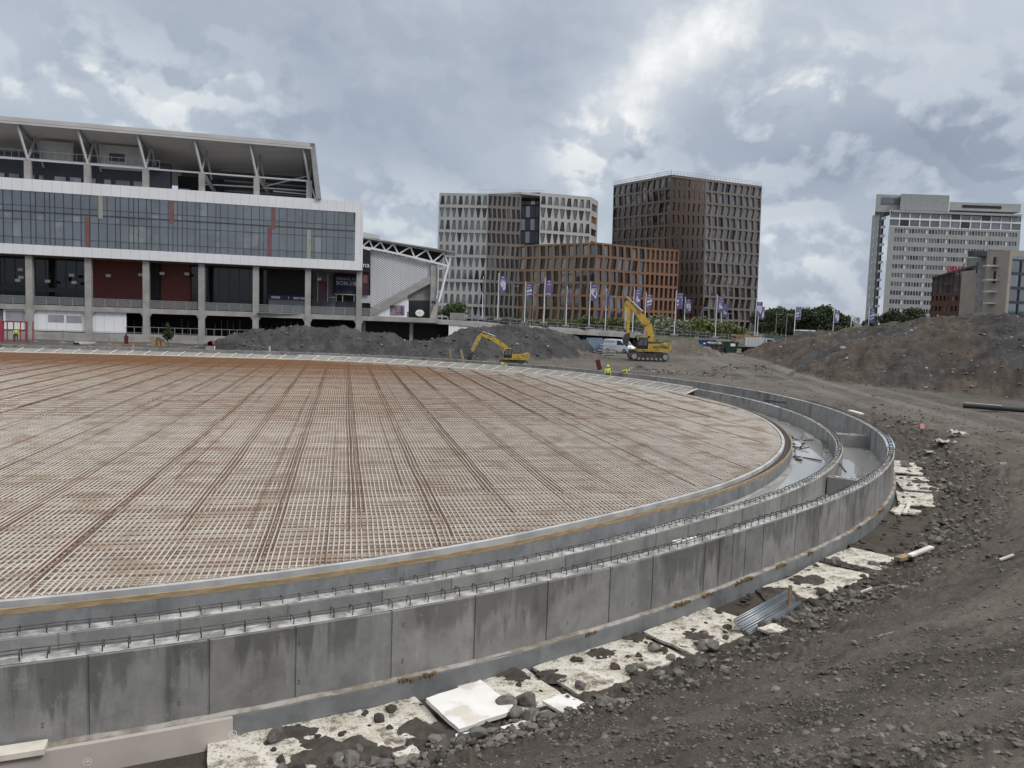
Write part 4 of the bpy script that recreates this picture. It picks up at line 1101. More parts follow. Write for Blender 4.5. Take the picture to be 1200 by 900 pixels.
for (x0,y0,x1,y1) in ((0,202.5,5,211),(10.5,203.5,22,211),(35,205,40.5,212.5),(46,205.5,51,213.5),(64,207,77,215),(82,208,95,216),(105,209,112,217),(122,210.5,130,218),(135.5,211.5,152,220),(156.5,213,175,221),(210,221,222,226)):
    rect('terrace_window',glassset[3] if x0%2 else gm[2],x0,y0,x1,y1,4.3,.15)
q=MB();a=fs(0,180,3)[0]-4;b=fs(187,195,3)[0];zt_=fs(90,190,3)[1]
s=a
while s<b: sbox(q,s-.02,s+.02,zt_,zt_+1.1,3,3.05);s+=.9
sbox(q,a,b,zt_+1.06,zt_+1.12,2.99,3.06);sbox(q,a,b,zt_-.25,zt_,2.6,3.3);q.build('terrace_railing',MT['lgrey'],sd)
for (x0,y0,x1,y1) in ((240,216,298,219),(310,220,362,224),(312,218,362,206),(320,224,362,228)):
    a=fs(x0,y0,5);b=fs(x1,y1,5);m=MB();m.bar(sp(a[0],a[1],5),sp(b[0],b[1],5),.16);m.build('bracing_tube',MT['lgrey'],sd)
for px in (239,301):
    a=fs(px,204,3);b=fs(px+16,230,8);m=MB();m.bar(sp(a[0],a[1],1.2),sp(b[0],b[1],8),.4);m.build('raking_beam',MT['grey'],sd)
m=MB();m.bar(sp(CX[6],ZN,.9),sp(fs(370,235,.9)[0],ZT,.9),.24);m.build('roof_strut',MT['lgrey'],sd)
# ---- side stand (truss roof + ribbed gable)
ss=thing('side_stand','smaller stadium stand end with pale ribbed gable and white roof truss','stand',tuple(sp(SE+4,5,3)))
BS=7.0
def ssp(px,py,back=BS): a=fs(px,py,back);return sp(a[0],a[1],back)
def sprism(name,mat,pts,th,back=BS,parent=ss):
    m=MB();m.prism([ssp(x,y,back) for x,y in pts],SN*th);return m.build(name,mat,parent)
mt,g,p=newmat('ribbed_gable');ob=g.n('ShaderNodeTexCoord').outputs['Object']
p.inputs['Base Color'].default_value=(.40,.415,.425,1);p.inputs['Roughness'].default_value=.5
sprism('ribbed_gable',mt,[(434,292),(505,308),(505,322.5),(434,361.5)],.3)
q=MB()
for k in range(-14,34):      # diagonal standing ribs clipped to the gable outline
    x0=434;y0=292+k*2.6-20
    pts=[]
    for i in range(81):
        x=434+i*.9;y=y0+i*.9*.72
        up=292+(x-434)*.2254;dnn=361.5-(x-434)*.549
        if up<=y<=dnn and x<505: pts.append((x,y))
    if len(pts)>2: q.bar(ssp(*pts[0],BS-.06),ssp(*pts[-1],BS-.06),.16,.14,up=SN)
q.build('ribs',MT['clad'],ss)
sprism('sloped_beam',MT['conc_lt'],[(434,362),(505,323),(505,331.5),(434,370.5)],1.0,BS-.5)
sprism('white_wall',MT['clad'],[(434.5,371),(477,346.5),(477,372.5),(434.5,371.5)],.4,BS+.2)
sprism('poster',M('match_poster',(.28,.20,.26),(.05,.05,.12),.9,.6),[(457.5,358),(474,358),(474,369.3),(457.5,369.3)],.06,BS+.1)
sprism('poster_face',M('poster_print',(.35,.24,.22),(.2,.14,.16),2,.6),[(463.5,359.5),(469,359.2),(470,365),(465,366)],.03,BS+.05)
sprism('grey_wall',MT['conc_md'],[(477.5,346.5),(505,331.8),(505,352),(477.5,352)],.3,BS+.4)
sprism('dark_window',MT['dglass'],[(479,352),(504,352),(504,373.5),(479,373)],.3,BS+.4)
sprism('pillar',MT['conc_lt'],[(505,308),(512.5,309.5),(512.5,374),(504,374)],1.0,BS-.6)
sprism('pillar_foot',MT['conc_lt'],[(504,372.5),(511,373),(514,353),(510,353)],.6,BS-1.2)
q=MB();c=ssp(492,366.8,BS-.1);N=24
P=[c+SU*(.72*math.cos(i*6.283/N))+Vector((0,0,.55*math.sin(i*6.283/N))) for i in range(N)];q.prism(P,SN*.1);q.build('round_sign',MT['xpsw'],ss)
q=MB();q.bar(c+SN*-.02+Vector((0,0,.28)),c+SN*-.02+Vector((0,0,-.28)),.1,.04);q.build('round_sign_mark',MT['grey'],ss)
m=MB();m.hexa([ssp(424,279,BS-1.5),ssp(533,296,BS-1.5),ssp(533,300,BS+9),ssp(424,287,BS+9),ssp(424,277.5,BS-1.5),ssp(533,294.5,BS-1.5),ssp(533,298.5,BS+9),ssp(424,285.5,BS+9)]);m.build('stand_roof',MT['grey'],ss)
sprism('roof_cap',MT['lgrey'],[(424,271.5),(445,276),(445,280),(424,278)],1.5,BS)
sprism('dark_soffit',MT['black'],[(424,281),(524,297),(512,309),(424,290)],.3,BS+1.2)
q=MB();pb=[(424,289.5),(437,291.6),(452,294.4),(467,297.6),(486,302),(507,307),(526,312)];pt=[(433,281.5),(446,283.5),(461,286),(481,289.5),(500,293),(520,296.5)]
for a,b in zip(pb[:-1],pb[1:]): q.bar(ssp(*a,BS-.7),ssp(*b,BS-.7),.3)
for i,t in enumerate(pt):
    q.bar(ssp(*pb[i],BS-.7),ssp(*t,BS-.7),.22)
    q.bar(ssp(*t,BS-.7),ssp(*pb[min(i+1,len(pb)-1)],BS-.7),.22)
q.bar(ssp(526,312,BS-.7),ssp(529,297,BS-.7),.2)
q.build('roof_truss',MT['white'],ss)
m=MB();m.bar(ssp(525,312,BS-.7),ssp(514,354,BS-1.0),.3);m.build('raking_tube',MT['white'],ss)
m=MB();m.tube([ssp(513,312,BS-.8),ssp(513.5,320,BS-.8),ssp(512.6,345,BS-.9),ssp(511.5,350,BS-1)],.12);m.bar(ssp(514,316,BS-.8),ssp(524,312,BS-.8),.18);m.build('drain_pipe',MT['lgrey'],ss)
sprism('sign_wall',MT['black'],[(424,291),(434,293.5),(434,319),(424,318)],.3,BS-1)
zq=fs(425.0,313,BS-1.1);text('na',1.15,sp(zq[0],zq[1],BS-1.15),SU,(0,0,1),MT['letter'],'sign_letters',ss)
sprism('small_sign',MT['blueban'],[(505.5,352.5),(511,352.8),(511,356),(505.5,355.7)],.05,BS-1.4)
random.seed(21)
ORD=['leftmost','second from the left','third from the left','fourth from the left','fifth from the left','sixth from the left','seventh from the left','eighth from the left','ninth from the left','tenth from the left','eleventh from the left','twelfth from the left']
# ================================================================ formwork along the far edge
fw=thing('edge_formwork','long white timber formwork ladder along the far edge of the rink slab','formwork',tuple(cp3(tat(560,434,0,0),.2,0)))
ta=tat(803,462,.1,.1);tb=T1-.5
sweep_part('edge_board',[(.05,.02),(.05,.15),(.17,.15),(.17,.02)],np.arange(ta,tb,.5),MT['pwood'],fw)
tt=tat(330,418,.5,1.1)
sweep_part('top_rail',[(1.0,.47),(1.0,.56),(1.1,.56),(1.1,.47)],np.arange(ta+.8,tt,.5),MT['pwood'],fw)
t=ta+.7;k=0
while t<tb-2 and k<100:
    m=MB();m.bar(cp3(t,.12,.12),cp3(t+(-.5),1.05,.52),.10,.05);m.build('strut',MT['pwood'],fw);t+=1.75+random.uniform(-.1,.1);k+=1
m=MB();m.bar(cp3(ta+.3,.1,.1),cp3(ta+.2,1.0,.5),.1,.06);m.build('end_board',MT['pwood'],fw)
sweep_part('form_sheet',[(.18,.08),(1.0,.46),(1.0,.44),(.18,.06)],np.arange(ta+.5,tb,.5),M('form_sheet',(.27,.265,.25),(.20,.195,.185),1.2,.8),fw)
sweep_part('back_sheet',[(1.12,-.2),(1.12,.5),(1.16,.5),(1.16,-.2)],np.arange(ta+.8,tb,.5),MT['conc_md'],fw)
# ================================================================ flagpoles with banners
def pole_proto():
    r=thing('flagpole','x','flagpole',(0,0,0),'banner poles on the plaza')
    m=MB();m.cyl((0,0,0),(0,0,8.0),.085,.06,10);m.build('pole',MT['white'],r)
    m=MB();m.box((0,0,.1),(1.3,1.0,.22));m.build('base',MT['conc_lt'],r)
    return r
def wave(x0,x1,z0,z1,ph,amp=.07,n=10,back=0):
    m=MB()
    for i in range(n):
        for a,b in ((i/n,(i+1)/n),):
            xa=x0+(x1-x0)*a;xb=x0+(x1-x0)*b
            ya=amp*math.sin(xa*5+ph)-back;yb=amp*math.sin(xb*5+ph)-back
            m.add([(xa,ya,z0),(xb,yb,z0),(xb,yb,z1),(xa,ya,z1)],[(0,1,2,3)])
    return m
def lm(m,nm,mat,parent):
    me=bpy.data.meshes.new(nm);me.from_pydata([tuple(v) for v in m.v],[],m.f);return link(nm,me,mat,parent)
def banner(root,kind,turn):
    W=1.15;z1=7.55;z0=z1-2.85;ph=random.uniform(0,6)
    b=lm(wave(.12,.12+W,z0,z1,ph),'banner',MT['purple'],root)
    b.rotation_euler=(0,0,turn)
    def pr(x0,x1,a0,a1,mt,nm): lm(wave(.12+W*x0,.12+W*x1,z1-2.85*a1,z1-2.85*a0,ph,back=.02,n=6),nm,mt,b)
    pr(.36,.66,.06,.12,MT['offw'],'emblem');pr(.15,.85,.24,.27,MT['offw'],'stripe')
    def poly(pts,mt):
        m=MB();m.add([(.12+W*x,.07*math.sin((.12+W*x)*5+ph)-.03,z1-2.85*y) for x,y in pts],[tuple(range(len(pts)))]);lm(m,'print',mt,b)
    if kind==0: poly([(.1,.4),(.45,.3),(.9,.35),(.95,.75),(.7,.9),(.5,.8),(.6,.6),(.3,.7)],MT['offw'])
    if kind==1: poly([(.05,.45),(.9,.32),(.95,.5),(.1,.6)],MT['offw']);poly([(.1,.7),(.9,.6),(.9,.68),(.1,.8)],MT['offw'])
    if kind==2: poly([(.1,.3),(.85,.34),(.7,.6),(.05,.66)],MT['magenta']);poly([(.1,.85),(.4,.78),(.8,.86),(.8,.92),(.1,.92)],MT['offw'])
    if kind==3: poly([(.02,.3),(.92,.3),(.92,.62),(.75,.9),(.4,.7),(.02,.6)],MT['offw']);poly([(.4,.4),(.55,.36),(.6,.6),(.42,.62)],MT['blueban'])
    if kind==4: poly([(.3,.4),(.5,.35),(.55,.55),(.85,.62),(.8,.75),(.5,.72),(.35,.85),(.25,.6)],MT['offw'])
proto=pole_proto();used=0
POLES=[(583,375,131,320,0,0),(637,379,134,325,2,0),(690,384.5,136.5,330,3,0),(741,390,139,336,4,0),(790,393,141,340,1,0),(838,396,149,345,4,0),(884,396.5,158,351,3,0),(930,400,167,357,1,0),(975,403,177,361,0,0),(1016,405,188,359,1,-.4)]
FAR=[(565,374,141,324,5,-1.35),(614.5,378,144,330,1,0),(663,382,147,335,2,-1.25),(709,388,150,338,5,-1.2),(755,391,152,342,1,0),(801,393.5,155,348,0,-.5),(844,398,164,354,4,-.6),(887,398,172,357,0,-.3)]
bg=['in front of the white tower','in front of the orange office block','in front of the brown tower','in front of the dark trees','in front of the grey tower']
DS=['white figure banner','pale striped banner','magenta printed banner','white headed banner','small figured banner','narrow furled banner']
for row,(L,nm) in enumerate(((POLES,'front'),(FAR,'back'))):
    for i,(px,py,d,ty,kind,turn) in enumerate(L):
        o=proto if not used else copy_tree(proto)
        if used==0: base_children=None
        used+=1
        b=at(px,py,d);tp=at(px,ty,d)
        o.location=b;o.scale=(1,1,1)
        hs=(tp.z-b.z)/8.0
        o.scale=(1,1,hs)
        o['label']='white flagpole with %s, %s in the %s pole row'%('purple banner' if kind<5 else 'furled purple banner',ORD[i],nm)
        L[i]=(o,kind,turn)
for L in (POLES,FAR):
    for o,kind,turn in L: banner(o,kind,turn)
# white cloth flag on a lone pole
b=at(995.5,405,175);o=thing('flagpole','white flagpole with a drooping plain white flag left of the grey tower','flagpole',tuple(b),'banner poles on the plaza')
zt=at(994,366,175).z;m=MB();m.cyl(b,Vector((b.x,b.y,zt)),.09,.07);m.build('pole',MT['white'],o)
m=MB();q=[Vector((b.x+.1,b.y,zt-.5)),Vector((b.x+.9,b.y-.2,zt-1.1)),Vector((b.x+1.9,b.y,zt-2.6)),Vector((b.x+.6,b.y+.2,zt-2.2)),Vector((b.x+.1,b.y,zt-1.6))];m.prism(q,(0,.04,0));m.build('flag',MT['white'],o)
# thin grey street lamps
lp=thing('street_lamp','x','street lamp',(0,0,0),'street lamps on the plaza')
m=MB();m.cyl((0,0,0),(0,0,1),.07,.05,8);m.build('lamp_post',MT['galv'],lp)
m=MB();m.bar((0,0,.995),(.9,0,1.0),.09,.012);m.build('lamp_arm',MT['galv'],lp)
m=MB();m.box((.95,0,.995),(.6,.2,.016));m.build('lamp_head',MT['grey'],lp)
LPS=[(600,378,175,335,'thin grey street lamp between the white and orange office buildings'),(624,380,170,333,'thin grey street lamp with bracket arm before the orange building left side'),(714,389,176,347,'thin grey street lamp behind the excavator boom area, left of the boom'),(820,398,180,363,'short grey street lamp in front of the dark entrance of the brown tower'),(852,400,185,367,'thin grey street lamp before the right face of the brown tower'),(908,405,185,368,'thin grey street lamp before the dark trees, left one'),(920,407,178,368,'grey street lamp before the dark trees, beside the banner pole')]
for i,(px,py,d,ty,lb) in enumerate(LPS):
    o=lp if i==0 else copy_tree(lp)
    b=at(px,py,d);o.location=b;o.scale=(1,1,at(px,ty,d).z-b.z);o['label']=lb
# ================================================================ people
def person(name,label,pos,pose,vest,helmet,rz=0,sc=1.0,group=None):
    root=thing(name,label,'person',tuple(pos),group,rz)
    J={'pel':(0,0,.95),'ab':(0,.0,1.12),'ch':(0,.01,1.34),'nk':(0,.0,1.5),'hd':(0,-.01,1.6),'tp':(0,-.01,1.72),
       'hl':(.1,0,.92),'kl':(.11,-.02,.5),'al':(.12,.02,.08),'tl':(.12,-.16,.04),'hr':(-.1,0,.92),'kr':(-.12,-.05,.5),'ar':(-.14,.06,.08),'tr':(-.14,-.12,.04),
       'sl':(.2,0,1.42),'el':(.27,.02,1.15),'wl':(.26,-.12,.92),'ml':(.26,-.16,.84),'sr':(-.2,0,1.42),'er':(-.28,.0,1.15),'wr':(-.25,-.16,.95),'mr':(-.25,-.21,.88)}
    if pose=='bend':
        J.update({'ab':(0,-.08,1.08),'ch':(0,-.33,1.2),'nk':(0,-.47,1.22),'hd':(0,-.56,1.2),'tp':(0,-.68,1.18),'sl':(.2,-.38,1.2),'sr':(-.2,-.38,1.2),'el':(.24,-.44,.92),'wl':(.2,-.5,.66),'ml':(.2,-.53,.57),'er':(-.24,-.44,.92),'wr':(-.2,-.5,.66),'mr':(-.2,-.53,.57)})
    if pose=='squat':
        dz=-.5
        for k in ('pel','ab','ch','nk','hd','tp','hl','hr','sl','sr','el','er','wl','wr','ml','mr'): x,y,z=J[k];J[k]=(x,y-(.1 if z>1 else 0),z+dz)
        J['kl']=(.16,-.4,.5);J['kr']=(-.16,-.4,.5)
    E=[('pel','ab'),('ab','ch'),('ch','nk'),('nk','hd'),('hd','tp'),('pel','hl'),('hl','kl'),('kl','al'),('al','tl'),('pel','hr'),('hr','kr'),('kr','ar'),('ar','tr'),('ch','sl'),('sl','el'),('el','wl'),('wl','ml'),('ch','sr'),('sr','er'),('er','wr'),('wr','mr')]
    R={'pel':.15,'ab':.14,'ch':.165,'nk':.06,'hd':.1,'tp':.075,'hl':.1,'hr':.1,'kl':.065,'kr':.065,'al':.045,'ar':.045,'tl':.035,'tr':.035,'sl':.075,'sr':.075,'el':.05,'er':.05,'wl':.035,'wr':.035,'ml':.04,'mr':.04}
    def skin(keys,grow,mat,nm,parent):
        ks=[k for k in J if k in keys];ix={k:i for i,k in enumerate(ks)}
        me=bpy.data.meshes.new(nm);me.from_pydata([J[k] for k in ks],[(ix[a],ix[b]) for a,b in E if a in ix and b in ix],[])
        o=link(nm,me,mat,parent)
        md=o.modifiers.new('s','SKIN');md.use_smooth_shade=True
        for k,i in ix.items():
            v=me.skin_vertices[0].data[i];v.radius=(R[k]*grow,R[k]*grow*.85);v.use_root=(i==0)
        sb=o.modifiers.new('b','SUBSURF');sb.levels=1;sb.render_levels=1
        bpy.context.view_layer.update();dg=bpy.context.evaluated_depsgraph_get()
        m2=bpy.data.meshes.new_from_object(o.evaluated_get(dg));o.modifiers.clear();o.data=m2;bpy.data.meshes.remove(me);m2.name=nm
        return o
    skin(set(J),1.0,MT['skin'],'body',root)
    skin({'pel','hl','kl','al','hr','kr','ar'},1.12,MT['denim'],'trousers',root)
    skin({'pel','ab','ch','sl','el','wl','sr','er','wr'},1.14,MT[vest],'jacket',root)
    skin({'al','tl'},1.3,MT['black'],'boot',root);skin({'ar','tr'},1.3,MT['black'],'boot',root)
    hd=Vector(J['hd']);up=(Vector(J['tp'])-hd).normalized()
    m=MB();m.cyl(hd+up*.04,hd+up*.10,.135,.13,12);m.cyl(hd+up*.10,hd+up*.17,.13,.06,12)
    m.cyl(hd+up*.035+Vector((0,-.06,0)),hd+up*.05+Vector((0,-.06,0)),.15,.15,12)
    me=bpy.data.meshes.new('helmet');me.from_pydata([tuple(v) for v in m.v],[],m.f);link('helmet',me,MT[helmet],root)
    root.scale=(sc,sc,sc)
    return root
p=atz(17,400.5,.25);p=Vector((p.x,97,gz(p.x,97)+.02))
person('person','worker in yellow hi-vis jacket standing by the red frame',p,'stand','hivis','white',.4)
p=at(712,437,69);person('person','worker in yellow hi-vis jacket bending behind the far rink formwork',(p.x,p.y,-.42),'stand','hivis','hivis',.3)
p=at(729,435,71.5);person('person','worker with yellow helmet stooping in the trench right of the other',(p.x,p.y,-.42),'bend','hivis','hivis',1.5)
p=at(594,427,77.5);person('person','worker with yellow helmet crouching in the trench in front of small excavator',(p.x,p.y,-.55),'bend','hivis','hivis',-.8)
p=at(372,413,86);person('person','worker in yellow crouching before the dark gravel mound on the left',(p.x,p.y,gz(p.x,p.y)-.25),'squat','hivis','white',.2)
# ================================================================ excavators  (local x = forward is -x, z up)
def excavator(label,pos,sc,rz,pose,brand,name='excavator'):
    r=thing(name,label,'excavator',tuple(pos),None,rz)
    Y=MT['yellow']
    def B(nm,mat,f,parent=r):
        m=MB();f(m);o0=Vector((0,0,0));me=bpy.data.meshes.new(nm);me.from_pydata([tuple(v) for v in m.v],[],m.f);return link(nm,me,mat,parent)
    for s in (-1,1):
        y=s*1.25
        def tr(m):
            pts=[];N=10
            for i in range(N+1):
                a=math.pi/2+math.pi*i/N;pts.append((-2.0+.48*math.cos(a),y-.3,.5+.48*math.sin(a)))
            for i in range(N+1):
                a=-math.pi/2+math.pi*i/N;pts.append((2.0+.48*math.cos(a),y-.3,.5+.48*math.sin(a)))
            m.prism(pts,(0,.6,0))
            for i in range(22):
                x=-2.1+i*.2;m.box((x,y,.985),(.09,.64,.06));m.box((x,y,.02),(.09,.64,.06))
        t=B('track',MT['rubber'],tr)
        def wh(m):
            for x in (-2.0,2.0): m.cyl((x,y-.33,.5),(x,y+.33,.5),.33,n=14)
            for i in range(6): m.cyl((-1.4+i*.56,y-.32,.22),(-1.4+i*.56,y+.32,.22),.15,n=10)
        B('track_wheels',MT['grey'],wh,t)
    B('undercarriage',MT['dark'],lambda m:(m.box((0,0,.7),(2.2,1.9,.5)),m.cyl((0,0,.9),(0,0,1.15),.75,n=16)))
    B('house',Y,lambda m:(m.prism([(-1.6,-1.35,1.15),(2.35,-1.35,1.15),(2.35,-1.35,1.4),(-1.6,-1.35,1.4)],(0,2.7,0)),m.prism([(-.25,-1.37,1.41),(1.45,-1.37,1.41),(1.45,-1.37,2.2),(-.25,-1.37,2.15)],(0,1.75,0))))
    for yy in (.08,.42): B('hydraulic_hose',MT['black'],lambda m:m.tube([(x,yy,z+h*.62) for x,z,h in pose['boom']],.045,5))
    B('engine_hood',MT['dark'],lambda m:(m.box((.9,.1,2.3),(2.0,1.6,.2)),m.box((1.0,-.8,2.25),(1.6,.5,.1)),m.cyl((1.2,.3,2.3),(1.2,.3,2.75),.07)))
    cw=B('counterweight',Y,lambda m:m.prism([(1.47,-1.36,1.3),(2.5,-1.36,1.3),(2.72,-1.36,1.55),(2.72,-1.36,2.1),(2.5,-1.36,2.3),(1.47,-1.36,2.3)],(0,2.72,0)))
    cab=B('cab',MT['black'],lambda m:(m.prism([(-1.65,-1.36,1.41),(-.3,-1.36,1.41),(-.3,-1.36,2.95),(-1.25,-1.36,2.95),(-1.6,-1.36,2.2)],(0,1.0,0))))
    B('window',MT['bglass'],lambda m:(m.prism([(-1.5,-1.38,1.9),(-.95,-1.38,1.9),(-.95,-1.38,2.8),(-1.2,-1.38,2.8),(-1.5,-1.38,2.2)],(0,.03,0)),m.prism([(-.85,-1.38,1.9),(-.4,-1.38,1.9),(-.4,-1.38,2.8),(-.85,-1.38,2.8)],(0,.03,0))),cab)
    B('cab_frame',Y,lambda m:(m.bar((-1.7,-1.38,1.38),(-.28,-1.38,1.38),.05,.1),m.box((-.8,-.86,2.97),(1.0,1.05,.06))),cab)
    def poly_arm(m,pts,w,y=.25):
        # tapered box girder through (x,z,height) stations
        for (x0,z0,h0),(x1,z1,h1) in zip(pts[:-1],pts[1:]):
            d=Vector((x1-x0,0,z1-z0)).normalized();n=Vector((-d.z,0,d.x))
            a=Vector((x0,y-w/2,z0));b=Vector((x1,y-w/2,z1))
            m.prism([a-n*h0/2,b-n*h1/2,b+n*h1/2,a+n*h0/2],(0,w,0))
    bm=B('boom',Y,lambda m:poly_arm(m,pose['boom'],.42))
    st=B('stick',Y,lambda m:poly_arm(m,pose['stick'],.34))
    for a,b in pose['cyl']:
        for yy in ((-.3,.3) if pose.get('tw') else (0,)):
            A=Vector((a[0],.25+yy,a[1]));Bb=Vector((b[0],.25+yy,b[1]));mid=A+(Bb-A)*.58
            B('hydraulic_cylinder',MT['lgrey'],lambda m:(m.cyl(A,mid,.1,n=8),m.cyl(mid,Bb,.055,n=8)))
    def bk(m):
        P=[Vector((x,.25-.55,z)) for x,z in pose['bucket']];m.prism(P,(0,1.1,0))
        for i in range(5):
            tx,tz=pose['tip'];m.box((tx,-.25+i*.25,tz),(.16,.1,.22))
    B('bucket',MT['dark'],bk)
    if brand:
        text('KOMATSU',.44,wloc(r)+Vector((.35,-1.40,1.62)),(1,0,0),(0,0,1),MT['kletter'],'lettering',cw)
        B('red_mark',MT['redlet'],lambda m:m.prism([(-.1,-1.39,1.62),(.1,-1.39,1.55),(.1,-1.39,1.85)],(0,.015,0)),cw)
        text('PC 290',.22,wloc(r)+Vector((1.15,-1.40,2.02)),(1,0,0),(0,0,1),MT['grey'],'lettering',cw)
    r.scale=(sc,sc,sc)
    return r
p=at(759,419,93)
poseA={'boom':[(-.1,1.7,.6),(.35,3.0,.95),(-.2,4.6,1.0),(-1.5,6.0,.75),(-3.05,7.5,.4)],'stick':[(-2.75,7.9,.35),(-2.95,7.0,.8),(-2.75,5.0,.5),(-2.7,3.4,.32)],'cyl':[((-.5,1.6),(-.55,4.0)),((-1.0,6.3),(-3.05,8.1)),((-3.15,6.4),(-3.1,3.9))],'bucket':[(-2.45,3.5),(-3.0,3.3),(-3.35,2.6),(-3.15,1.9),(-2.75,1.7),(-2.6,2.2)],'tip':(-2.75,1.75),'tw':1}
zA=max(gz(p.x,93),p.z-.3)
excavator('large yellow excavator with raised folded boom and black lettering on its counterweight',(p.x,93,zA),.93,.0,poseA,True)
p=at(592,426,85)
poseB={'boom':[(-.6,1.9,.6),(-1.6,3.3,.8),(-3.4,4.5,.75),(-5.6,5.2,.4)],'stick':[(-5.2,5.55,.35),(-5.7,5.0,.6),(-6.5,3.3,.45),(-7.1,1.9,.3)],'cyl':[((-1.4,1.6),(-2.6,4.0)),((-3.2,4.9),(-5.3,5.7)),((-6.1,4.9),(-7.2,2.5))],'bucket':[(-6.8,2.2),(-7.5,2.0),(-8.0,1.2),(-7.6,.6),(-7.1,.5),(-7.0,1.1)],'tip':(-7.15,.6)}
excavator('small yellow excavator reaching left into the dark gravel mound',(p.x+.9,85.5,gz(p.x+.9,85.5)-.02),.66,.0,poseB,False)
# ================================================================ vehicles and site things
def localmesh(nm,mat,f,parent,smooth=False):
    m=MB();f(m);me=bpy.data.meshes.new(nm);me.from_pydata([tuple(v) for v in m.v],[],m.f);return link(nm,me,mat,parent)
def wheel(parent,x,y,r,w):
    t=localmesh('wheel',MT['rubber'],lambda m:m.cyl((x,y-w/2,r),(x,y+w/2,r),r,n=16),parent)
    localmesh('rim',MT['grey'],lambda m:m.cyl((x,y-w/2-.01,r),(x,y+w/2+.01,r),r*.55,n=12),t)
# white van, facing right and towards camera
p=at(726,414,108);zv=gz(p.x,108)
v=thing('delivery_van','small white van parked behind the excavator near the blue container','van',(p.x,108,zv),None,-.75)
localmesh('body',MT['white'],lambda m:m.prism([(-2.2,-.9,.35),(2.2,-.9,.35),(2.25,-.9,.75),(1.5,-.9,1.1),(.75,-.9,1.85),(-2.1,-.9,1.9),(-2.25,-.9,1.0)],(0,1.8,0)),v)
localmesh('windscreen',MT['bglass'],lambda m:m.add([(1.47,-.78,1.15),(1.47,.78,1.15),(.82,.72,1.8),(.82,-.72,1.8)],[(0,1,2,3)]).add([(1.49,-.78,1.15),(1.49,.78,1.15),(.84,.72,1.8),(.84,-.72,1.8)],[(0,1,2,3)]),v)
localmesh('window',MT['bglass'],lambda m:m.prism([(.1,-.92,1.15),(1.3,-.92,1.15),(.75,-.92,1.7),(.1,-.92,1.75)],(0,.03,0)),v)
localmesh('bumper',MT['black'],lambda m:m.box((2.2,0,.48),(.2,1.82,.34)),v)
for y in (-.65,.65): localmesh('headlight',MT['lgrey'],lambda m:m.box((2.2,y,.85),(.1,.35,.2)),v)
for x in (-1.4,1.4):
    for y in (-.82,.82): wheel(v,x,y,.33,.2)
# blue-grey container and stacked mesh panels
p=at(696,410.5,104);z=gz(p.x,104);b=thing('container','blue-grey site container standing left of the white van','container',(p.x,104,z),None,.1)
localmesh('body',MT['cblue'],lambda m:(m.box((0,0,1.1),(1.75,2.4,2.1)),[m.box((-.8+i*.2,-1.22,1.1),(.08,.05,1.9)) for i in range(9)]),b)
localmesh('frame',MT['cblue'],lambda m:[m.box((sx*.86,-1.2,1.1),(.1,.1,2.25)) for sx in (-1,1)]+[m.box((0,-1.2,zz),(1.8,.1,.1)) for zz in (.06,2.18)],b)
p=at(711,413,102);z=gz(p.x,102);b=thing('stacked_panels','stack of pale grey mesh panels leaning in front of the white van','panel stack',(p.x,102,z))
for k in range(7): localmesh('panel',MT['galv'] if k%2 else MT['lgrey'],lambda m:m.box((.05*k-.1,0,.15+k*.22),(2.5-.08*k,1.2,.08),Matrix.Rotation(.06*(k%3-1),3,'Y')),b)
localmesh('top_sheet',MT['cblue'],lambda m:m.box((.2,0,1.85),(1.6,.8,.3)),b)
def skip(name,label,px,py,d,w,h,mat,signs=(),load=None):
    p=at(px,py,d);z=gz(p.x,d);r=thing(name,label,'skip',(p.x,d,z),'skips and bins on the far yard')
    localmesh('tub',mat,lambda m:m.prism([(-w/2,-1,h),(-w/2+.35,-1,.05),(w/2-.35,-1,.05),(w/2,-1,h)],(0,2,0)),r)
    localmesh('rim',mat,lambda m:(m.box((0,-1.03,h),(w+.06,.1,.12)),m.box((0,1.03,h),(w+.06,.1,.12)),m.box((-w/2,0,h),(.1,1.96,.12)),m.box((w/2,0,h),(.1,1.96,.12))),r)
    for x in (-w*.3,0,w*.3): localmesh('rib',mat,lambda m:m.box((x,-1.03,h*.5),(.08,.06,h*.8)),r)
    for (x,zz,ww,hh) in signs: localmesh('sign',MT['xpsw'],lambda m:m.box((x,-1.07,zz),(ww,.03,hh)),r)
    if load: localmesh('rubble_load',load,lambda m:[m.box((random.uniform(-w*.4,w*.4),random.uniform(-.7,.7),h+.05),(.5,.4,.3),Matrix.Rotation(random.random()*3,3,'XYZ'[k%3])) for k in range(12)],r)
    return r
skip('skip','dark green open skip with a white sign beside the tipper truck',854.5,416,121,2.3,1.65,MT['dgreen'],((.2,1.25,.75,.42),))
skip('skip','low black bin full of pale rubble left of the dark green skip',838,416,121,2.4,1.25,MT['rubber'],(),MT['conc_top'])
s=skip('skip','bright blue skip with white signs behind the low black bin',828.5,404,131,2.5,1.7,MT['blue'],((-.7,1.2,.35,.25),(.25,1.25,.85,.5)))
p=at(819,408,122);r=thing('concrete_hopper','teal green hopper standing on the dark yard below the blue skip','hopper',(p.x,122,p.z-.1))
localmesh('bowl',MT['teal'],lambda m:(m.prism([(-.6,-.4,.1),(.2,-.4,-.3),(.6,-.4,.7),(-.5,-.4,.75)],(0,.8,0)),m.box((.5,0,.62),(.5,.6,.12))),r)
localmesh('legs',MT['dark'],lambda m:[m.bar((x,y,-1.2),(x*.6,y,.1),.08) for x in (-.5,.4) for y in (-.4,.4)],r)
p=at(876,416.5,122);z=gz(p.x,122);tk=thing('tipper_truck','grey tipper truck loaded with rusty soil parked facing right','truck',(p.x,122,z),None,.05)
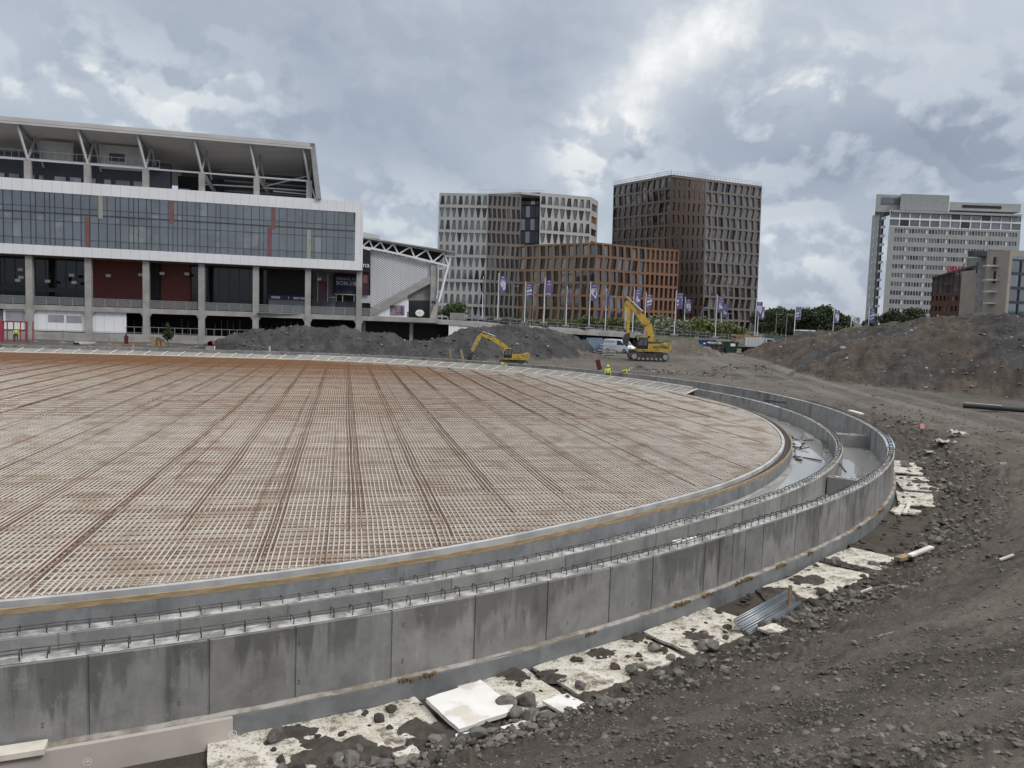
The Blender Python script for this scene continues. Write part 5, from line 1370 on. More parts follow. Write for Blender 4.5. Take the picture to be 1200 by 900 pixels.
localmesh('tipper_body',MT['lgrey'],lambda m:(m.prism([(-1.0,-1.2,1.35),(2.0,-1.2,1.35),(2.2,-1.2,2.65),(-1.0,-1.2,2.65)],(0,2.4,0)),[m.box((-.9+i*.55,-1.23,2.0),(.08,.06,1.25)) for i in range(6)]),tk)
localmesh('side_tarp',M('tan_tarp',(.30,.24,.19),None,2,.8),lambda m:m.box((-1.75,0,1.95),(1.5,2.3,1.0)),tk)
localmesh('soil_load',M('rusty_soil',(.22,.12,.07),(.3,.22,.16),2,.9),lambda m:[m.box((-2.2+i*.42,0,2.66+.1*random.random()),(.6,2.0,.4),Matrix.Rotation(random.uniform(-.5,.5),3,'Y')) for i in range(9)],tk)
localmesh('chassis',MT['dark'],lambda m:m.box((.2,0,.95),(6.0,1.0,.3)),tk)
localmesh('mudguard',MT['lgrey'],lambda m:m.box((.55,-1.2,1.2),(2.5,.25,.1)),tk)
localmesh('cab',MT['ribbed'],lambda m:m.prism([(2.3,-1.15,.7),(3.9,-1.15,.7),(3.9,-1.15,1.7),(3.6,-1.15,2.5),(2.3,-1.15,2.6)],(0,2.3,0)),tk)
localmesh('window',MT['bglass'],lambda m:m.prism([(2.6,-1.17,1.7),(3.75,-1.17,1.7),(3.5,-1.17,2.35),(2.6,-1.17,2.4)],(0,.03,0)),tk)
for x in (-.2,.75,1.5,3.2):
    for y in (-1.0,1.0): wheel(tk,x,y,.48,.3)
# parked cars beyond
cp=thing('parked_car','x','car',(0,0,0),'cars parked beyond the yard',.2)
localmesh('body',M('car_green_grey',(.12,.16,.16),None,1,.3),lambda m:m.prism([(-2.1,-.85,.35),(2.1,-.85,.35),(2.1,-.85,.8),(1.2,-.85,.95),(.6,-.85,1.45),(-1.2,-.85,1.45),(-2.0,-.85,.95)],(0,1.7,0)),cp)
localmesh('window',MT['bglass'],lambda m:m.prism([(-1.3,-.87,.95),(1.0,-.87,.95),(.55,-.87,1.38),(-1.1,-.87,1.38)],(0,.03,0)),cp)
for x in (-1.3,1.3):
    for y in (-.78,.78): wheel(cp,x,y,.32,.2)
for i,(px,py,d,lb) in enumerate(((899,401,150,'grey green car parked right behind the tipper truck cab'),(909,402,158,'grey green car farther right, before the hedge and dark trees'))):
    o=cp if i==0 else copy_tree(cp);q=at(px,py,d);o.location=q;o['label']=lb
p=at(942,396,165);r=thing('site_cabin','pale roofed low cabin half hidden by the top of the brown earth mound','cabin',(p.x,165,p.z-2))
localmesh('wall',MT['conc_md'],lambda m:m.box((0,0,2),(3.0,3,3)),r);localmesh('roof',MT['white'],lambda m:m.box((0,0,3.6),(3.4,3.4,.25)),r)
# far-left site things
m=MB()
r=thing('red_gate_frame','red steel frame structure standing by the pale plinth wall','frame',tuple(at(18,402,97)))
for px in (1,8.5,16,24,31,38.5):
    a=at(px,403 if px in(1,31) else 400.5,97);b=at(px,376.5,97);w=.5 if px==1 else .22 if px==31 else .1
    mm=MB();mm.bar(a,b,w);mm.build('post',MT['redp'],r)
for y in (376.6,400):
    mm=MB();mm.bar(at(-6,y-.3,97),at(32 if y<380 else 39,y+.9,97),.16);mm.build('rail',MT['redp'],r)
f=thing('site_fence','temporary mesh site fence of thin galvanised panels before the plinth wall','fence',tuple(at(100,402,99)))
pp=[(40,401),(74,402),(109,403),(128,404),(176,405),(232,407)]
for x,y in pp: m=MB();m.bar(at(x,y,99),at(x,y-15.5,99),.07);m.build('post',MT['galv'],f)
m=MB();[m.bar(at(40,y,99),at(232,y+6,99),.05) for y in (386,393,400.5)];m.build('rails',MT['galv'],f)
for x,y in pp: m=MB();m.box(at(x,y,99)+Vector((0,0,.08)),(.8,.3,.18));m.build('foot',MT['conc_lt'],f)
r=thing('timber_stack','small stack of pale sawn timber on the ground before the fence','timber',tuple(at(100,402.5,94)))
for k in range(3):
    m=MB();a=at(88,400.6+k*.9,94);m.bar(a,a+Vector((2.4-.3*k,.2,0)),.2,.12);m.build('plank',MT['pwood'],r)
m=MB();m.box(at(90,402.6,94),(.6,.5,.25));m.build('bearer',MT['black'],r)
r=thing('pallet_pile','pile of broken red brown pallets leaning beside the little tree','pallets',tuple(at(186,407,93)))
for k in range(5):
    m=MB();a=at(181+k*2.4,406.5,93);m.bar(a,a+Vector((.5*(k%2)-.3,.1,1.25-.1*k)),.5,.1,up=(0,1,0));m.build('pallet_board',MT['rust'] if k%2 else MT['wood'],r)
r=thing('concrete_block','pale grey concrete block by the rink edge with a red bag on it','block',tuple(at(247,414,90)))
m=MB();m.box(at(247,410,90),(.95,.7,.8));m.build('block',MT['conc_lt'],r)
m=MB();m.hexa([at(251,414,89.5),at(252.5,414,89.5),at(252.5,414,90.2),at(251,414,90.2),at(250.5,405.5,89.5),at(252,405.5,89.5),at(252,405.5,90.2),at(250.5,405.5,90.2)]);m.build('white_edge',MT['xpsw'],r)
m=MB();c=at(247.5,403,90)
for k in range(5): m.box(c+Vector((random.uniform(-.15,.15),0,random.uniform(-.2,.2))),(.45,.4,.35),Matrix.Rotation(random.random()*3,3,'Y'))
tag(m.build('red_bag',MT['redp']),'crumpled red bag lying on the pale concrete block','bag')
for (x0,y0,x1,y1,d,w,mt,lb,nm) in ((545,429,540,409.5,80,.22,'wood','thick leaning timber post before the small excavator','timber_post'),(529.5,424,527,409,82,.14,'wood','thin timber post left of the thick leaning one','timber_post'),(703,431,700,421.5,76,.42,'maroon','dark maroon board standing upright behind the formwork','upright_board'),(316.5,414,316,406,88,.14,'xpsw','short white marker post before the dark gravel mound','marker_post'),(110,410,109.5,408,88,.25,'xpsw','small white post on the formwork edge at the left','marker_post')):
    m=MB();m.bar(at(x0,y0+2,d),at(x1,y1,d),w);tag(m.build(nm,MT[mt]),lb,'post')
p=at(156,409,91);m=MB();m.cyl(Vector((p.x,p.y,p.z)),Vector((p.x,p.y,p.z+.7)),.22,.03,10);m.box(p,(.5,.5,.06));tag(m.build('traffic_cone',M('orange_cone',(.6,.16,.05),None,2,.6)),'small orange cone on the gravel strip at the left','cone')
p=at(137,409,91);m=MB();m.box(p+Vector((0,0,.3)),(.8,.5,.55));tag(m.build('crate',MT['wood']),'small brown crate on the gravel strip left of the cone','crate')
p=at(148,402,97);m=MB();m.box(p+Vector((0,0,.4)),(.35,.35,1.0));m.cyl(p+Vector((0,0,.9)),p+Vector((0,0,1.2)),.1);tag(m.build('fuel_can',MT['maroon']),'dark canister standing at the end of the fence','canister')
# green culvert pipe with striped top, right
a,b=at(1128,480.5,49),at(1225,487,47)
a.z=gz(a.x,a.y)+.22;b.z=gz(b.x,b.y)+.22
r=thing('culvert_pipe','long dark green pipe lying at the foot of the brown earth mound','pipe',tuple((a+b)/2))
m=MB();m.cyl(a,b,.17,n=16);m.build('pipe_body',MT['pipegreen'],r)
m=MB()
for k in range(9):
    c=a+(b-a)*(.03+k*.05);m.bar(c+Vector((0,0,.175)),c+(b-a).normalized()*.22+Vector((0,0,.175)),.16,.02)
m.build('white_stripe',MT['xpsw'],r)
p=atz(1080,503,.3);z=gz(p.x,p.y);r=thing('warning_light','round orange and white warning reflector on the gravel berm','reflector',(p.x,p.y,z))
localmesh('stem',MT['dark'],lambda m:m.cyl((0,0,-.1),(0,0,.25),.03),r);localmesh('lens',M('reflector',(.75,.45,.36),None,3,.3),lambda m:m.cyl((0,-.05,.34),(0,.05,.34),.13,n=16),r);localmesh('lens_ring',M('reflector_ring',(.5,.08,.03),None,3,.4),lambda m:m.cyl((0,-.03,.34),(0,.03,.34),.15,n=16),r)
# ================================================================ boards, sheet, planks along the near wall foot
def xpsboard(label,t,o0,o1,L,z,tilt,rot,mat,name='insulation_board',group='white insulation boards along the wall foot',th=.05):
    c=cp3(t,(o0+o1)/2,z);nx=np.interp(t,CT,CN[:,0]);ny=np.interp(t,CT,CN[:,1]);a=math.atan2(ny,nx)+rot
    o=None;N=8;W=o1-o0
    V=[];Fs=[]
    for k in (0,1):
        for i in range(N+1):
            for j in range(N+1):
                u,v=i/N-.5,j/N-.5
                ex=.03*vnoise(np.array(t*3+j*.8),np.array(i*.7+k*0.),9) if i in(0,N) or j in(0,N) else 0
                V.append((u*W+float(ex),v*L+float(ex),(th if k else 0)+.02*float(vnoise(np.array(u*3+t),np.array(v*3.),5))))
    n=(N+1)**2
    for i in range(N):
        for j in range(N):
            q=i*(N+1)+j;Fs.append((q+n,q+N+1+n,q+N+2+n,q+1+n));Fs.append((q,q+1,q+N+2,q+N+1))
    bd=[i*(N+1) for i in range(N+1)]+[N*(N+1)+j for j in range(1,N+1)]+[i*(N+1)+N for i in range(N-1,-1,-1)]+[j for j in range(N-1,0,-1)]
    for x,y in zip(bd,bd[1:]+bd[:1]): Fs.append((x,y,y+n,x+n))
    me=bpy.data.meshes.new(name);me.from_pydata(V,[],Fs);o=link(name,me,mat,None,tuple(c))
    o.rotation_euler=(0,tilt,a);tag(o,label,'board',group);return o
random.seed(9)
bx=[(310,884,'at the bottom left, beside the beige panel'),(380,862,'with mud heap, second from the beige panel'),(452,840,'just left of the clean loose board'),(585,800,'behind the clean loose board and two dark rocks'),(655,775,'muddy, right of the two dark rocks'),(720,756,'in the middle of the row, under mud patches'),(790,738,'just left of the corrugated sheet'),(838,728,'with clean pointed corner touching the corrugated sheet')]
for i,(px,py,lb) in enumerate(bx):
    t=tat(px,py,-.72,WO+.7);xpsboard('dirty white insulation board '+lb,t,WO+.12,WO+1.28+random.uniform(-.05,.1),1.28,-.745+.004*(i%2),random.uniform(-.02,.03),random.uniform(-.08,.08),MT['xps'])
for (px,py,o1,lb,L) in ((935,688,1.35,'right of the corrugated sheet, streaked with mud',1.5),(965,672,1.5,'farther right, broken pale edge over rubble',1.4),(1000,652,1.55,'at the pale cluster below the rounded boulder',1.5),(1062,600,1.0,'small, near the planks below the wall tip',.7),(1068,584,1.35,'pale, along the wall tip, nearest one',2.3),(1073,567,1.6,'pale, along the wall tip, middle one',2.9),(1072,549,1.6,'pale, along the wall tip, farthest one',3.3)):
    t=tat(px,py,-.7,WO+.75);xpsboard('dirty white insulation board '+lb,t,WO+.2,WO+o1,L,-.73,random.uniform(-.05,.02),random.uniform(-.12,.12),MT['xps'])
t=tat(542,830,-.68,WO+.95);xpsboard('clean white loose board lying slanted near two dark rocks',t,WO+.5,WO+1.42,1.0,-.60,.06,.10,MT['xpsw'],'loose_board','loose white boards in the rubble',.06)
for (px,py,L,W,lb) in ((665,829,.45,.62,'small white board fragment under dark stones right of the two rocks'),(618,846,.7,.25,'narrow white fragment poking from stones below the two rocks'),(548,868,.3,.2,'white chip in stones under the clean loose board'),(905,745,.45,.32,'white torn fragment right of the corrugated sheet'),(478,890,.3,.22,'white fragment half buried at the bottom edge of the rubble')):
    p=atz(px,py,-.55);t=float(CT[np.argmin(np.hypot(cpt(CT,WO+1.6)[0]-p.x,cpt(CT,WO+1.6)[1]-p.y))]);z=gz(p.x,p.y)
    o=xpsboard(lb,t,0,W,L,0,random.uniform(-.2,.1),random.uniform(-.3,.3),MT['xps'] if px in (905,478) else MT['xpsw'],'board_fragment','loose white boards in the rubble',.04);o.location=(p.x,p.y,z+.05)
# beige insulation panels fixed on the footing, bottom left
ta=tat(283,852,-.6,WO+.16);tb=T0
ip=thing('foam_board_strip','beige insulation panel strip fixed upright on the footing at bottom left','panel',tuple(cp3(ta-1,WO+.2,-.6)))
ts=np.arange(max(tb,ta-9),ta+.001,.2);ts=np.r_[ts,ta]
def capends(name,prof,ts,mat,parent):
    V,Fq,U=strip(prof,ts,True);n=len(prof);V=V-np.array(wloc(parent))
    F=[tuple(f) for f in Fq]+[tuple(range(n)),tuple(len(V)-n+k for k in range(n))[::-1]]
    me=bpy.data.meshes.new(name);me.from_pydata(V.tolist(),[],F);return link(name,me,mat,parent)
capends('panel_board',[(WO+.13,-.86),(WO+.13,-.40),(WO+.21,-.40),(WO+.21,-.86)],ts,MT['panel'],ip)
capends('lower_board',[(WO+.13,-1.2),(WO+.13,-.93),(WO+.30,-.93),(WO+.30,-1.2)],np.r_[ts[:-1]-.1,ta-.1],MT['panel'],ip)
capends('mortar_ledge',[(WO+.13,-.93),(WO+.13,-.865),(WO+.24,-.885),(WO+.24,-.93)],np.r_[ts[:-1]-.1,ta-.1],MT['conc_top'],ip)
for px,py in ((99,891),(259,859)):
    t=tat(px,py,-.62,WO+.21);c=cp3(t,WO+.212,-.62);n=Vector((float(np.interp(t,CT,CN[:,0])),float(np.interp(t,CT,CN[:,1])),0));tv=Vector((-n.y,n.x,0))
    m=MB();N=24
    for i in range(N):
        a0=i*6.2832/N;a1=(i+1)*6.2832/N
        e=lambda a,r:c+tv*r*math.cos(a)+Vector((0,0,r*math.sin(a)))
        m.add([e(a0,.044),e(a1,.044),e(a1,.052),e(a0,.052)],[(0,1,2,3)])
    m.bar(c+n*.002-tv*.03,c+n*.002+tv*.03,.006,.006);m.bar(c+n*.002-Vector((0,0,.03)),c+n*.002+Vector((0,0,.03)),.006,.006,up=n)
    m.build('washer',MT['xpsw'],ip)
t=tat(15,882,-.36,WO+.2);c=cp3(t-.55,WO+.19,-.37);o=thing('timber_block','short pale board lying on top of the beige panel at the left edge','board',tuple(c))
m=MB();m.bar(cp3(t-1.6,WO+.17,-.36),cp3(t+.36,WO+.17,-.36),.24,.07);m.build('board',MT['pwood'],o)
# corrugated sheet
a=atz(866,735,-.62);b=atz(921,705,-.62)
d=(b-a);d.z=0;L=d.length;d.normalize();n=Vector((d.y,-d.x,0))
m=MB();K=28
prev=None
for i in range(K+1):
    w=i/K;oo=w*.52-.1;zz=-.52-.30*w+.045*math.cos(w*6.2832*3.5)
    A=a+n*oo+d*-.05;Bq=b+n*oo+d*.25;A=Vector((A.x,A.y,zz));Bq=Vector((Bq.x,Bq.y,zz+.02))
    if prev: m.add([prev[0],prev[1],Bq,A],[(0,1,2,3)])
    prev=(A,Bq)
o=m.build('corrugated_sheet',MT['zinc'],None,True,loc=tuple((a+b)/2));sd_=o.modifiers.new('t','SOLIDIFY');sd_.thickness=.012;tag(o,'grey corrugated steel sheet propped in the rubble between white boards','sheet')
m=MB();p=atz(925,707,-.6);m.bar(p+Vector((0,0,-.1)),p+Vector((0,0,.38)),.06);tag(m.build('timber_stake',MT['wood']),'short timber stake at the right end of the corrugated sheet','stake')
# planks and light debris
PK=[(800+176,0,0,'')]
def plank(lb,p0,p1,w,h,mt,lift=.05,nm='plank'):
    a=atz(*p0,0);b=atz(*p1,0)
    # settle on the ground
    for _ in range(6):
        a=atz(*p0,gz(a.x,a.y)+lift);b=atz(*p1,gz(b.x,b.y)+lift)
    m=MB();m.bar(a,b,w,h);tag(m.build(nm,MT[mt]),lb,'plank','planks and offcuts on the earth bank')
plank('clean white plank lying above the rubble at mid slope',(1066,651),(1092,641),.13,.05,'xpsw',.16)
plank('pale offcut lying alone on the right part of the bank',(1172,656),(1188,650),.06,.03,'pwood')
plank('pale plank standing up in the small plank pile below the wall tip',(1060,602),(1066,590),.1,.06,'pwood',.1)
plank('pale plank in the small plank pile, left lying one',(1050,601),(1058,592),.16,.05,'pwood',.08)
plank('reddish pale plank in the small plank pile, lowest one',(1051,603),(1064,596),.14,.05,'pwood',.05)
plank('thin pale stick on the slope below the middle rubble',(1009,694),(1022,689),.08,.03,'pwood')
plank('brown timber offcut beside the clean white plank',(1052,655),(1066,651),.18,.08,'wood',.08)
plank('thin white lath on the lower bank at centre',(1031,745),(1048,741),.05,.02,'pwood',.02)
plank('grey stone slab shard near the berm top at right',(1163,549),(1176,543),.3,.1,'rock',.1,'slab_shard')
for i,(px,py,w,h,lb) in enumerate(((1108,513,.9,.14,'crumpled white foil on the berm, left piece'),(1123,511,.8,.22,'crumpled white foil on the berm, raised right piece'),(1092,513,.6,.10,'flattened white foil scrap on the berm below the reflector'),(1100,459,1.6,.15,'pale plastic scrap at the foot of the brown mound, left'),(1126,454,1.8,.18,'pale plastic scrap at the foot of the brown mound, right'))):
    p=atz(px,py,.35);z=gz(p.x,p.y)
    if py<480:
        for _ in range(12): p=atz(px,py,min(3.5,gz(p.x,p.y)+.05))
        z=p.z
    m=MB();N=6
    V=[(p.x+(u/N-.5)*w,p.y+(v/N-.5)*.7*w,z+.05+h*abs(float(fbm(np.array(u*.9+i*7),np.array(v*.8),3,3)))*2) for u in range(N+1) for v in range(N+1)]
    m.add(V,[(a*(N+1)+b,(a+1)*(N+1)+b,(a+1)*(N+1)+b+1,a*(N+1)+b+1) for a in range(N) for b in range(N)])
    o=m.build('plastic_scrap',MT['scrap'],None,True,loc=tuple(p));o.modifiers.new('t','SOLIDIFY').thickness=.02;tag(o,lb,'scrap')
# ================================================================ rocks
def rockmesh(seed,sub=2,rough=.35):
    import bmesh
    bm=bmesh.new();bmesh.ops.create_icosphere(bm,subdivisions=sub,radius=.5)
    rs=random.Random(seed);pl=[Vector((rs.gauss(0,1),rs.gauss(0,1),rs.gauss(0,1))).normalized() for _ in range(8)];pd=[rs.uniform(.22,.42) for _ in pl]
    for v in bm.verts:
        c=v.co.copy()
        for n,dd in zip(pl,pd):
            e=c.dot(n)-dd
            if e>0: c-=n*e*.98
        k=1+rough*.3*float(fbm(np.array(c.x*4+seed),np.array(c.y*4+c.z*3),3,seed))
        v.co=c*k
    me=bpy.data.meshes.new('rock');bm.to_mesh(me);bm.free();return me
RM=[rockmesh(i+3,3,.22) for i in range(6)]
for me in RM: me.materials.append(MT['rock'])
RM2=[rockmesh(i+30,2,1.2) for i in range(4)]
for me in RM2: me.materials.append(MT['clod']);me.name='clod'
def put(me,name,p,s,lb,cat,group=None,flat=.75):
    o=bpy.data.objects.new(name,me);COL.objects.link(o);o.location=p;o.rotation_euler=(random.uniform(-.4,.4),random.uniform(-.4,.4),random.uniform(0,6.3));o.scale=(s*random.uniform(.85,1.2),s*random.uniform(.75,1.05),s*flat*random.uniform(.8,1.1));tag(o,lb,cat,group);return o
for px,py,s,lb in ((594,825,.36,'rounded dark wet rock right of the clean loose board, left of a pair'),(617,822,.40,'angular dark rock of the pair right of the clean loose board'),(681,801,.22,'single dark rock lying on the dirty white board'),(960,640,.55,'rounded grey boulder at the foot of the wall'),(981,652+8,.4,'rounded pale rock on the rubble right of the white board cluster'),(768,758,.3,'dark clod sitting on the board left of the corrugated sheet'),(326,862,.36,'dark rock at the bottom left board joint'),(836,757,.36,'dark earthy rock under the pointed board corner'),(1060,545,.5,'dark rock between boards by the wall tip')):
    p=atz(px,py,-.62);put(random.choice(RM),'rock',(p.x,p.y,max(-.70,gz(p.x,p.y))+s*.22),s,lb,'rock')
tA=tat(300,880,-.6,WO+1.5);tB=tat(1085,540,-.6,WO+1.5)
for k in range(150):
    t=tA+(tB-tA)*random.random()**1.25;o=WO+random.gauss(1.75,.33);x,y=cpt(t,o);z=gz(x,y);s=random.choice((.12,.15,.18,.22,.28,.34))
    put(random.choice(RM),'rock',(float(x),float(y),z+s*.16),s,'dark angular stone in the rubble band between wall boards and earth bank','rock','rubble stones along the wall')
for k in range(190):
    t=tA+(tB-tA)*random.random()**1.2;o=WO+random.uniform(.25,1.15);x,y=cpt(t,o);s=random.choice((.06,.08,.1,.13,.2))
    put(random.choice(RM2),'mud_clod',(float(x),float(y),-.70+s*.12),s,'dark mud clod lying on the dirty white boards','clod','mud clods on the boards',.5)
for k in range(170):
    t=tA+(tB-tA)*random.random()**1.25;o=WO+random.gauss(1.7,.45);x,y=cpt(t,o);z=gz(x,y);s=random.choice((.1,.14,.18,.24,.32))
    put(random.choice(RM2),'mud_clod',(float(x),float(y),z+s*.1),s,'dark crumbly clod in the rubble band beside the insulation boards','clod','clods in the rubble band',.6)
# mud heaps over the boards
for px,py,s in ((395,880,.55),(420,892,.5),(345,858,.3),(500,855,.4),(560,850,.35),(740,745,.35),(705,765,.3),(600,790,.3),(820,745,.3),(950,680,.5),(985,660,.4),(1075,565,.45),(1010,640,.3),(915,695,.45),(648,792,.26)):
    p=atz(px,py,-.69);m=MB();N=18
    V=[];
    for i in range(N+1):
        for j in range(N+1):
            u,v=i/N*2-1,j/N*2-1;rr=math.hypot(u,v);nz=float(fbm(np.array(u*2.2+px),np.array(v*2.2),4,66))
            h=max(-.04,.14*(1-rr)+.12*nz-.02);V.append((p.x+u*s,p.y+v*s*.8,-.70+h*min(1,s*2)))
    m.add(V,[(a*(N+1)+b,(a+1)*(N+1)+b,(a+1)*(N+1)+b+1,a*(N+1)+b+1) for a in range(N) for b in range(N)])
    tag(m.build('mud_patch',MT['clod'],None,True,loc=tuple(p)),'dark mud patch smeared over the dirty white boards','mud','mud patches on the boards')
# gravel : uncountable small stones on bank, mounds and yard
def scatter(name,pts,sizes,mat):
    import bmesh
    base=[]
    for sd2 in range(4):
        bm=bmesh.new();bmesh.ops.create_icosphere(bm,subdivisions=1,radius=.5)
        v=np.array([tuple(q.co) for q in bm.verts]);f=np.array([[q.index for q in ff.verts] for ff in bm.faces]);bm.free()
        r=np.random.default_rng(sd2);v=v*(1+.28*r.standard_normal((len(v),1)).clip(-1.2,1.2));base.append((v,f))
    Vs=[];Fs=[];nb=0
    pts=np.asarray(pts);n=len(pts);sizes=np.asarray(sizes)
    for b in range(4):
        ii=np.arange(b,n,4);v,f=base[b];a=rng.uniform(0,6.28,len(ii));c,s=np.cos(a),np.sin(a)
        sc=sizes[ii,None]*rng.uniform(.7,1.25,(len(ii),3))*np.array([1,1,.7])
        w=v[None]*sc[:,None,:]
        X=w[...,0]*c[:,None]-w[...,1]*s[:,None];Yy=w[...,0]*s[:,None]+w[...,1]*c[:,None]
        W=np.stack([X,Yy,w[...,2]],-1)+pts[ii][:,None,:]
        Vs.append(W.reshape(-1,3));Fs.append((f[None]+(np.arange(len(ii))*len(v))[:,None,None]).reshape(-1,3)+nb);nb+=len(ii)*len(v)
    fastmesh(name,np.concatenate(Vs),np.concatenate(Fs),mat,False,kind='stuff')
def polar(n,a0,a1,r0,r1,pw=1.0):
    th=np.radians(rng.uniform(a0,a1,n));r=r0*(r1/r0)**(rng.uniform(0,1,n)**pw);return r*np.sin(th),r*np.cos(th),r
gm_=leafM('gravel_stone',(.07,.06,.05),(.205,.185,.16))
x,y,r=polar(75000,-38,42,2.4,48,.85);z,s,t,mt,rd=ground(x,y)
k=(s>1.5)&(fbm(x*.7,y*.7,3,72)+rng.uniform(-.5,.5,len(x))>-.1);k&=rng.uniform(0,1,len(x))<np.where(s<4,1,.55)
sz=np.clip(.005+.0009*r*rng.uniform(.3,1.8,len(x))+.012*rng.exponential(.6,len(x))+.05*(rng.uniform(0,1,len(x))<.02),.008,.14)*np.where(s<3.4,2.6,1)
scatter('gravel',np.c_[x,y,z+sz*.12][k],sz[k],gm_)
x,y,r=polar(36000,-38,42,2.6,50,.9);z,s,t,mt,rd=ground(x,y)
k=(s>1.6)&(fbm(x*1.1,y*1.1,5,171)+rng.uniform(-.15,.15,len(x))>.16)
sz=np.minimum(np.clip(.01+.0016*r*rng.uniform(.3,1.8,len(x))+.02*rng.exponential(.7,len(x)),.012,.2),.025+.0065*r)
scatter('gravel',np.c_[x,y,z+sz*.1][k],sz[k],leafM('earth_crumb',(.055,.047,.039),(.125,.108,.09)))
x,y,r=polar(70000,-36,40,46,125);z,s,t,mt,rd=ground(x,y)
k=(s>1)&((mt>0)|(rng.uniform(0,1,len(x))<.10));sz=rng.choice([.08,.12,.18,.28,.45],len(x),p=[.42,.33,.17,.065,.015])*np.where(mt>0,1,.6)
kk=k&(mt!=1);scatter('gravel',np.c_[x,y,z+sz*.1][kk],sz[kk],leafM('mound_stone',(.035,.035,.035),(.13,.128,.126)))
kk=k&(mt==1)&(rng.uniform(0,1,len(x))<.55);sz=sz*.75;scatter('gravel',np.c_[x,y,z+sz*.1][kk],sz[kk],leafM('earth_stone',(.055,.046,.038),(.17,.15,.125)))
k2=(mt>0)&(rng.uniform(0,1,len(x))<.035);scatter('gravel',np.c_[x,y,z+.05][k2],.08+rng.exponential(.09,k2.sum()).clip(0,.4),MT['conc_lt'])
# ================================================================ trees and shrubs
def crown_mesh(seed,n,leaf,blobs):
    r=np.random.default_rng(seed);w=np.array([b[3]**2 for b in blobs]);w/=w.sum();ix=r.choice(len(blobs),n,p=w)
    Bm=np.array(blobs);d=r.standard_normal((n,3));d/=np.linalg.norm(d,axis=1)[:,None]
    rad=r.uniform(.35,1.0,n)**.5
    lump=1+.35*np.sin(d[:,0]*5+seed)*np.sin(d[:,1]*6)*np.sin(d[:,2]*5)
    c=Bm[ix,:3]+d*(Bm[ix,3]*rad*lump)[:,None]*np.array([1,1,.85])
    a=r.standard_normal((n,3));a/=np.linalg.norm(a,axis=1)[:,None];b=np.cross(a,r.standard_normal((n,3)));b/=np.linalg.norm(b,axis=1)[:,None]
    s=leaf*r.uniform(.6,1.3,(n,1))
    V=np.stack([c-a*s,c+b*s*.6,c+a*s,c-b*s*.6],1).reshape(-1,3)
    return V,np.arange(4*n).reshape(-1,4)
def tree_proto(name,lb,cat,seed,n,leaf,blobs,mat,trunk,limbs,group):
    r=thing(name,lb,cat,(0,0,0),group)
    if trunk:
        m=MB();m.cyl((0,0,-.5),(0,0,trunk[1]),trunk[0],trunk[0]*.5,8)
        for b in blobs[:limbs]: m.cyl((0,0,trunk[1]*.6),(b[0],b[1],b[2]),trunk[0]*.45,trunk[0]*.12,6)
        m.build('trunk',MT['bark'],r)
    V,Fq=crown_mesh(seed,n,leaf,blobs);fastmesh('crown',V,Fq,mat,False,parent=r)
    return r
def rb(seed,k,R,H,z0,rr):
    q=random.Random(seed);return [(q.uniform(-R,R),q.uniform(-R,R),z0+q.random()*H,q.uniform(*rr)) for _ in range(k)]
TP=[tree_proto('broadleaf_tree','x','tree',40+i,5200,.26,rb(40+i,11,2.6,5.2,2.8,(1.0,1.9)),MT['leafd'],(.28,5.5),5,'dark trees behind the yard') for i in range(3)]
TL=[(893,398,205,362),(903,399,222,358),(915,400,210,361),(926,401,230,359),(938,402,215,357),(950,402,222,358),(957,403,212,356),(968,404,226,361),(978,404,236,364),(985,404,260,369),(1012,404,250,372),(920,402,262,360),(945,403,268,362),(905,402,270,363)]
for i,(px,py,d,ty) in enumerate(TL):
    o=TP[i] if i<3 else copy_tree(TP[i%3])
    b=at(px,py,d);h=(at(px,ty,d).z-b.z)/9.0;o.location=b;o.scale=(h*1.05,h*1.05,h);o.rotation_euler=(0,0,i*1.3)
    o['label']='dark broadleaf tree in the far wood, %s'%('nearest the brown tower','behind the first two banner poles','left of the banner pole','just behind the middle banner pole','low gap filler right of the banner','under the tallest crown at left','tallest rounded crown','right of the tallest crown','near the twin banner poles','right of the white cloth flag','between low building and grey tower','deep in the wood behind the banner','deep in the wood at centre','deep in the wood at left')[i]
bt_=tree_proto('broadleaf_tree','round dark green tree in front of the grey office tower, behind the mound crest','tree',77,9000,.22,[(x,y,z,r) for x,y,z,r in rb(77,15,3.0,2.6,1.6,(1.0,1.6))],MT['leafd'],(.3,3.0),5,None)
b=at(1061,385,150);bt_.location=b;bt_.scale=(1.0,1,.82)
SH=[tree_proto('shrub','x','shrub',90+i,2200,.13,rb(90+i,8,1.1,1.0,.4,(.45,.85)),MT[mm],None,0,'shrubs behind the plaza railing') for i,mm in enumerate(('leafm','leafl','leafg'))]
SL=[(535,369,150,353,0),(520,371,150,360,0),(596,378,158,371,1),(612,379,160,372,1),(630,380,158,374,1),(648,382,160,373,1),(664,383,160,374,0),(680,384,160,373,1),(697,385,160,369,0),(715,386,160,372,1),(731,388,160,373,1),(742,389,162,374,1),(765,396,150,372,2),(775,396,152,370,2),(786,397,150,374,2),(799,396,156,373,2),(818,398,158,372,1),(812,398,152,375,0),(829,398,160,377,1),(850,400,166,377,1),(858,400,168,379,0),(898,402,185,388,0),(915,404,188,391,0),(930,405,190,392,0),(576,376,156,371,1)]
first=[True]*3
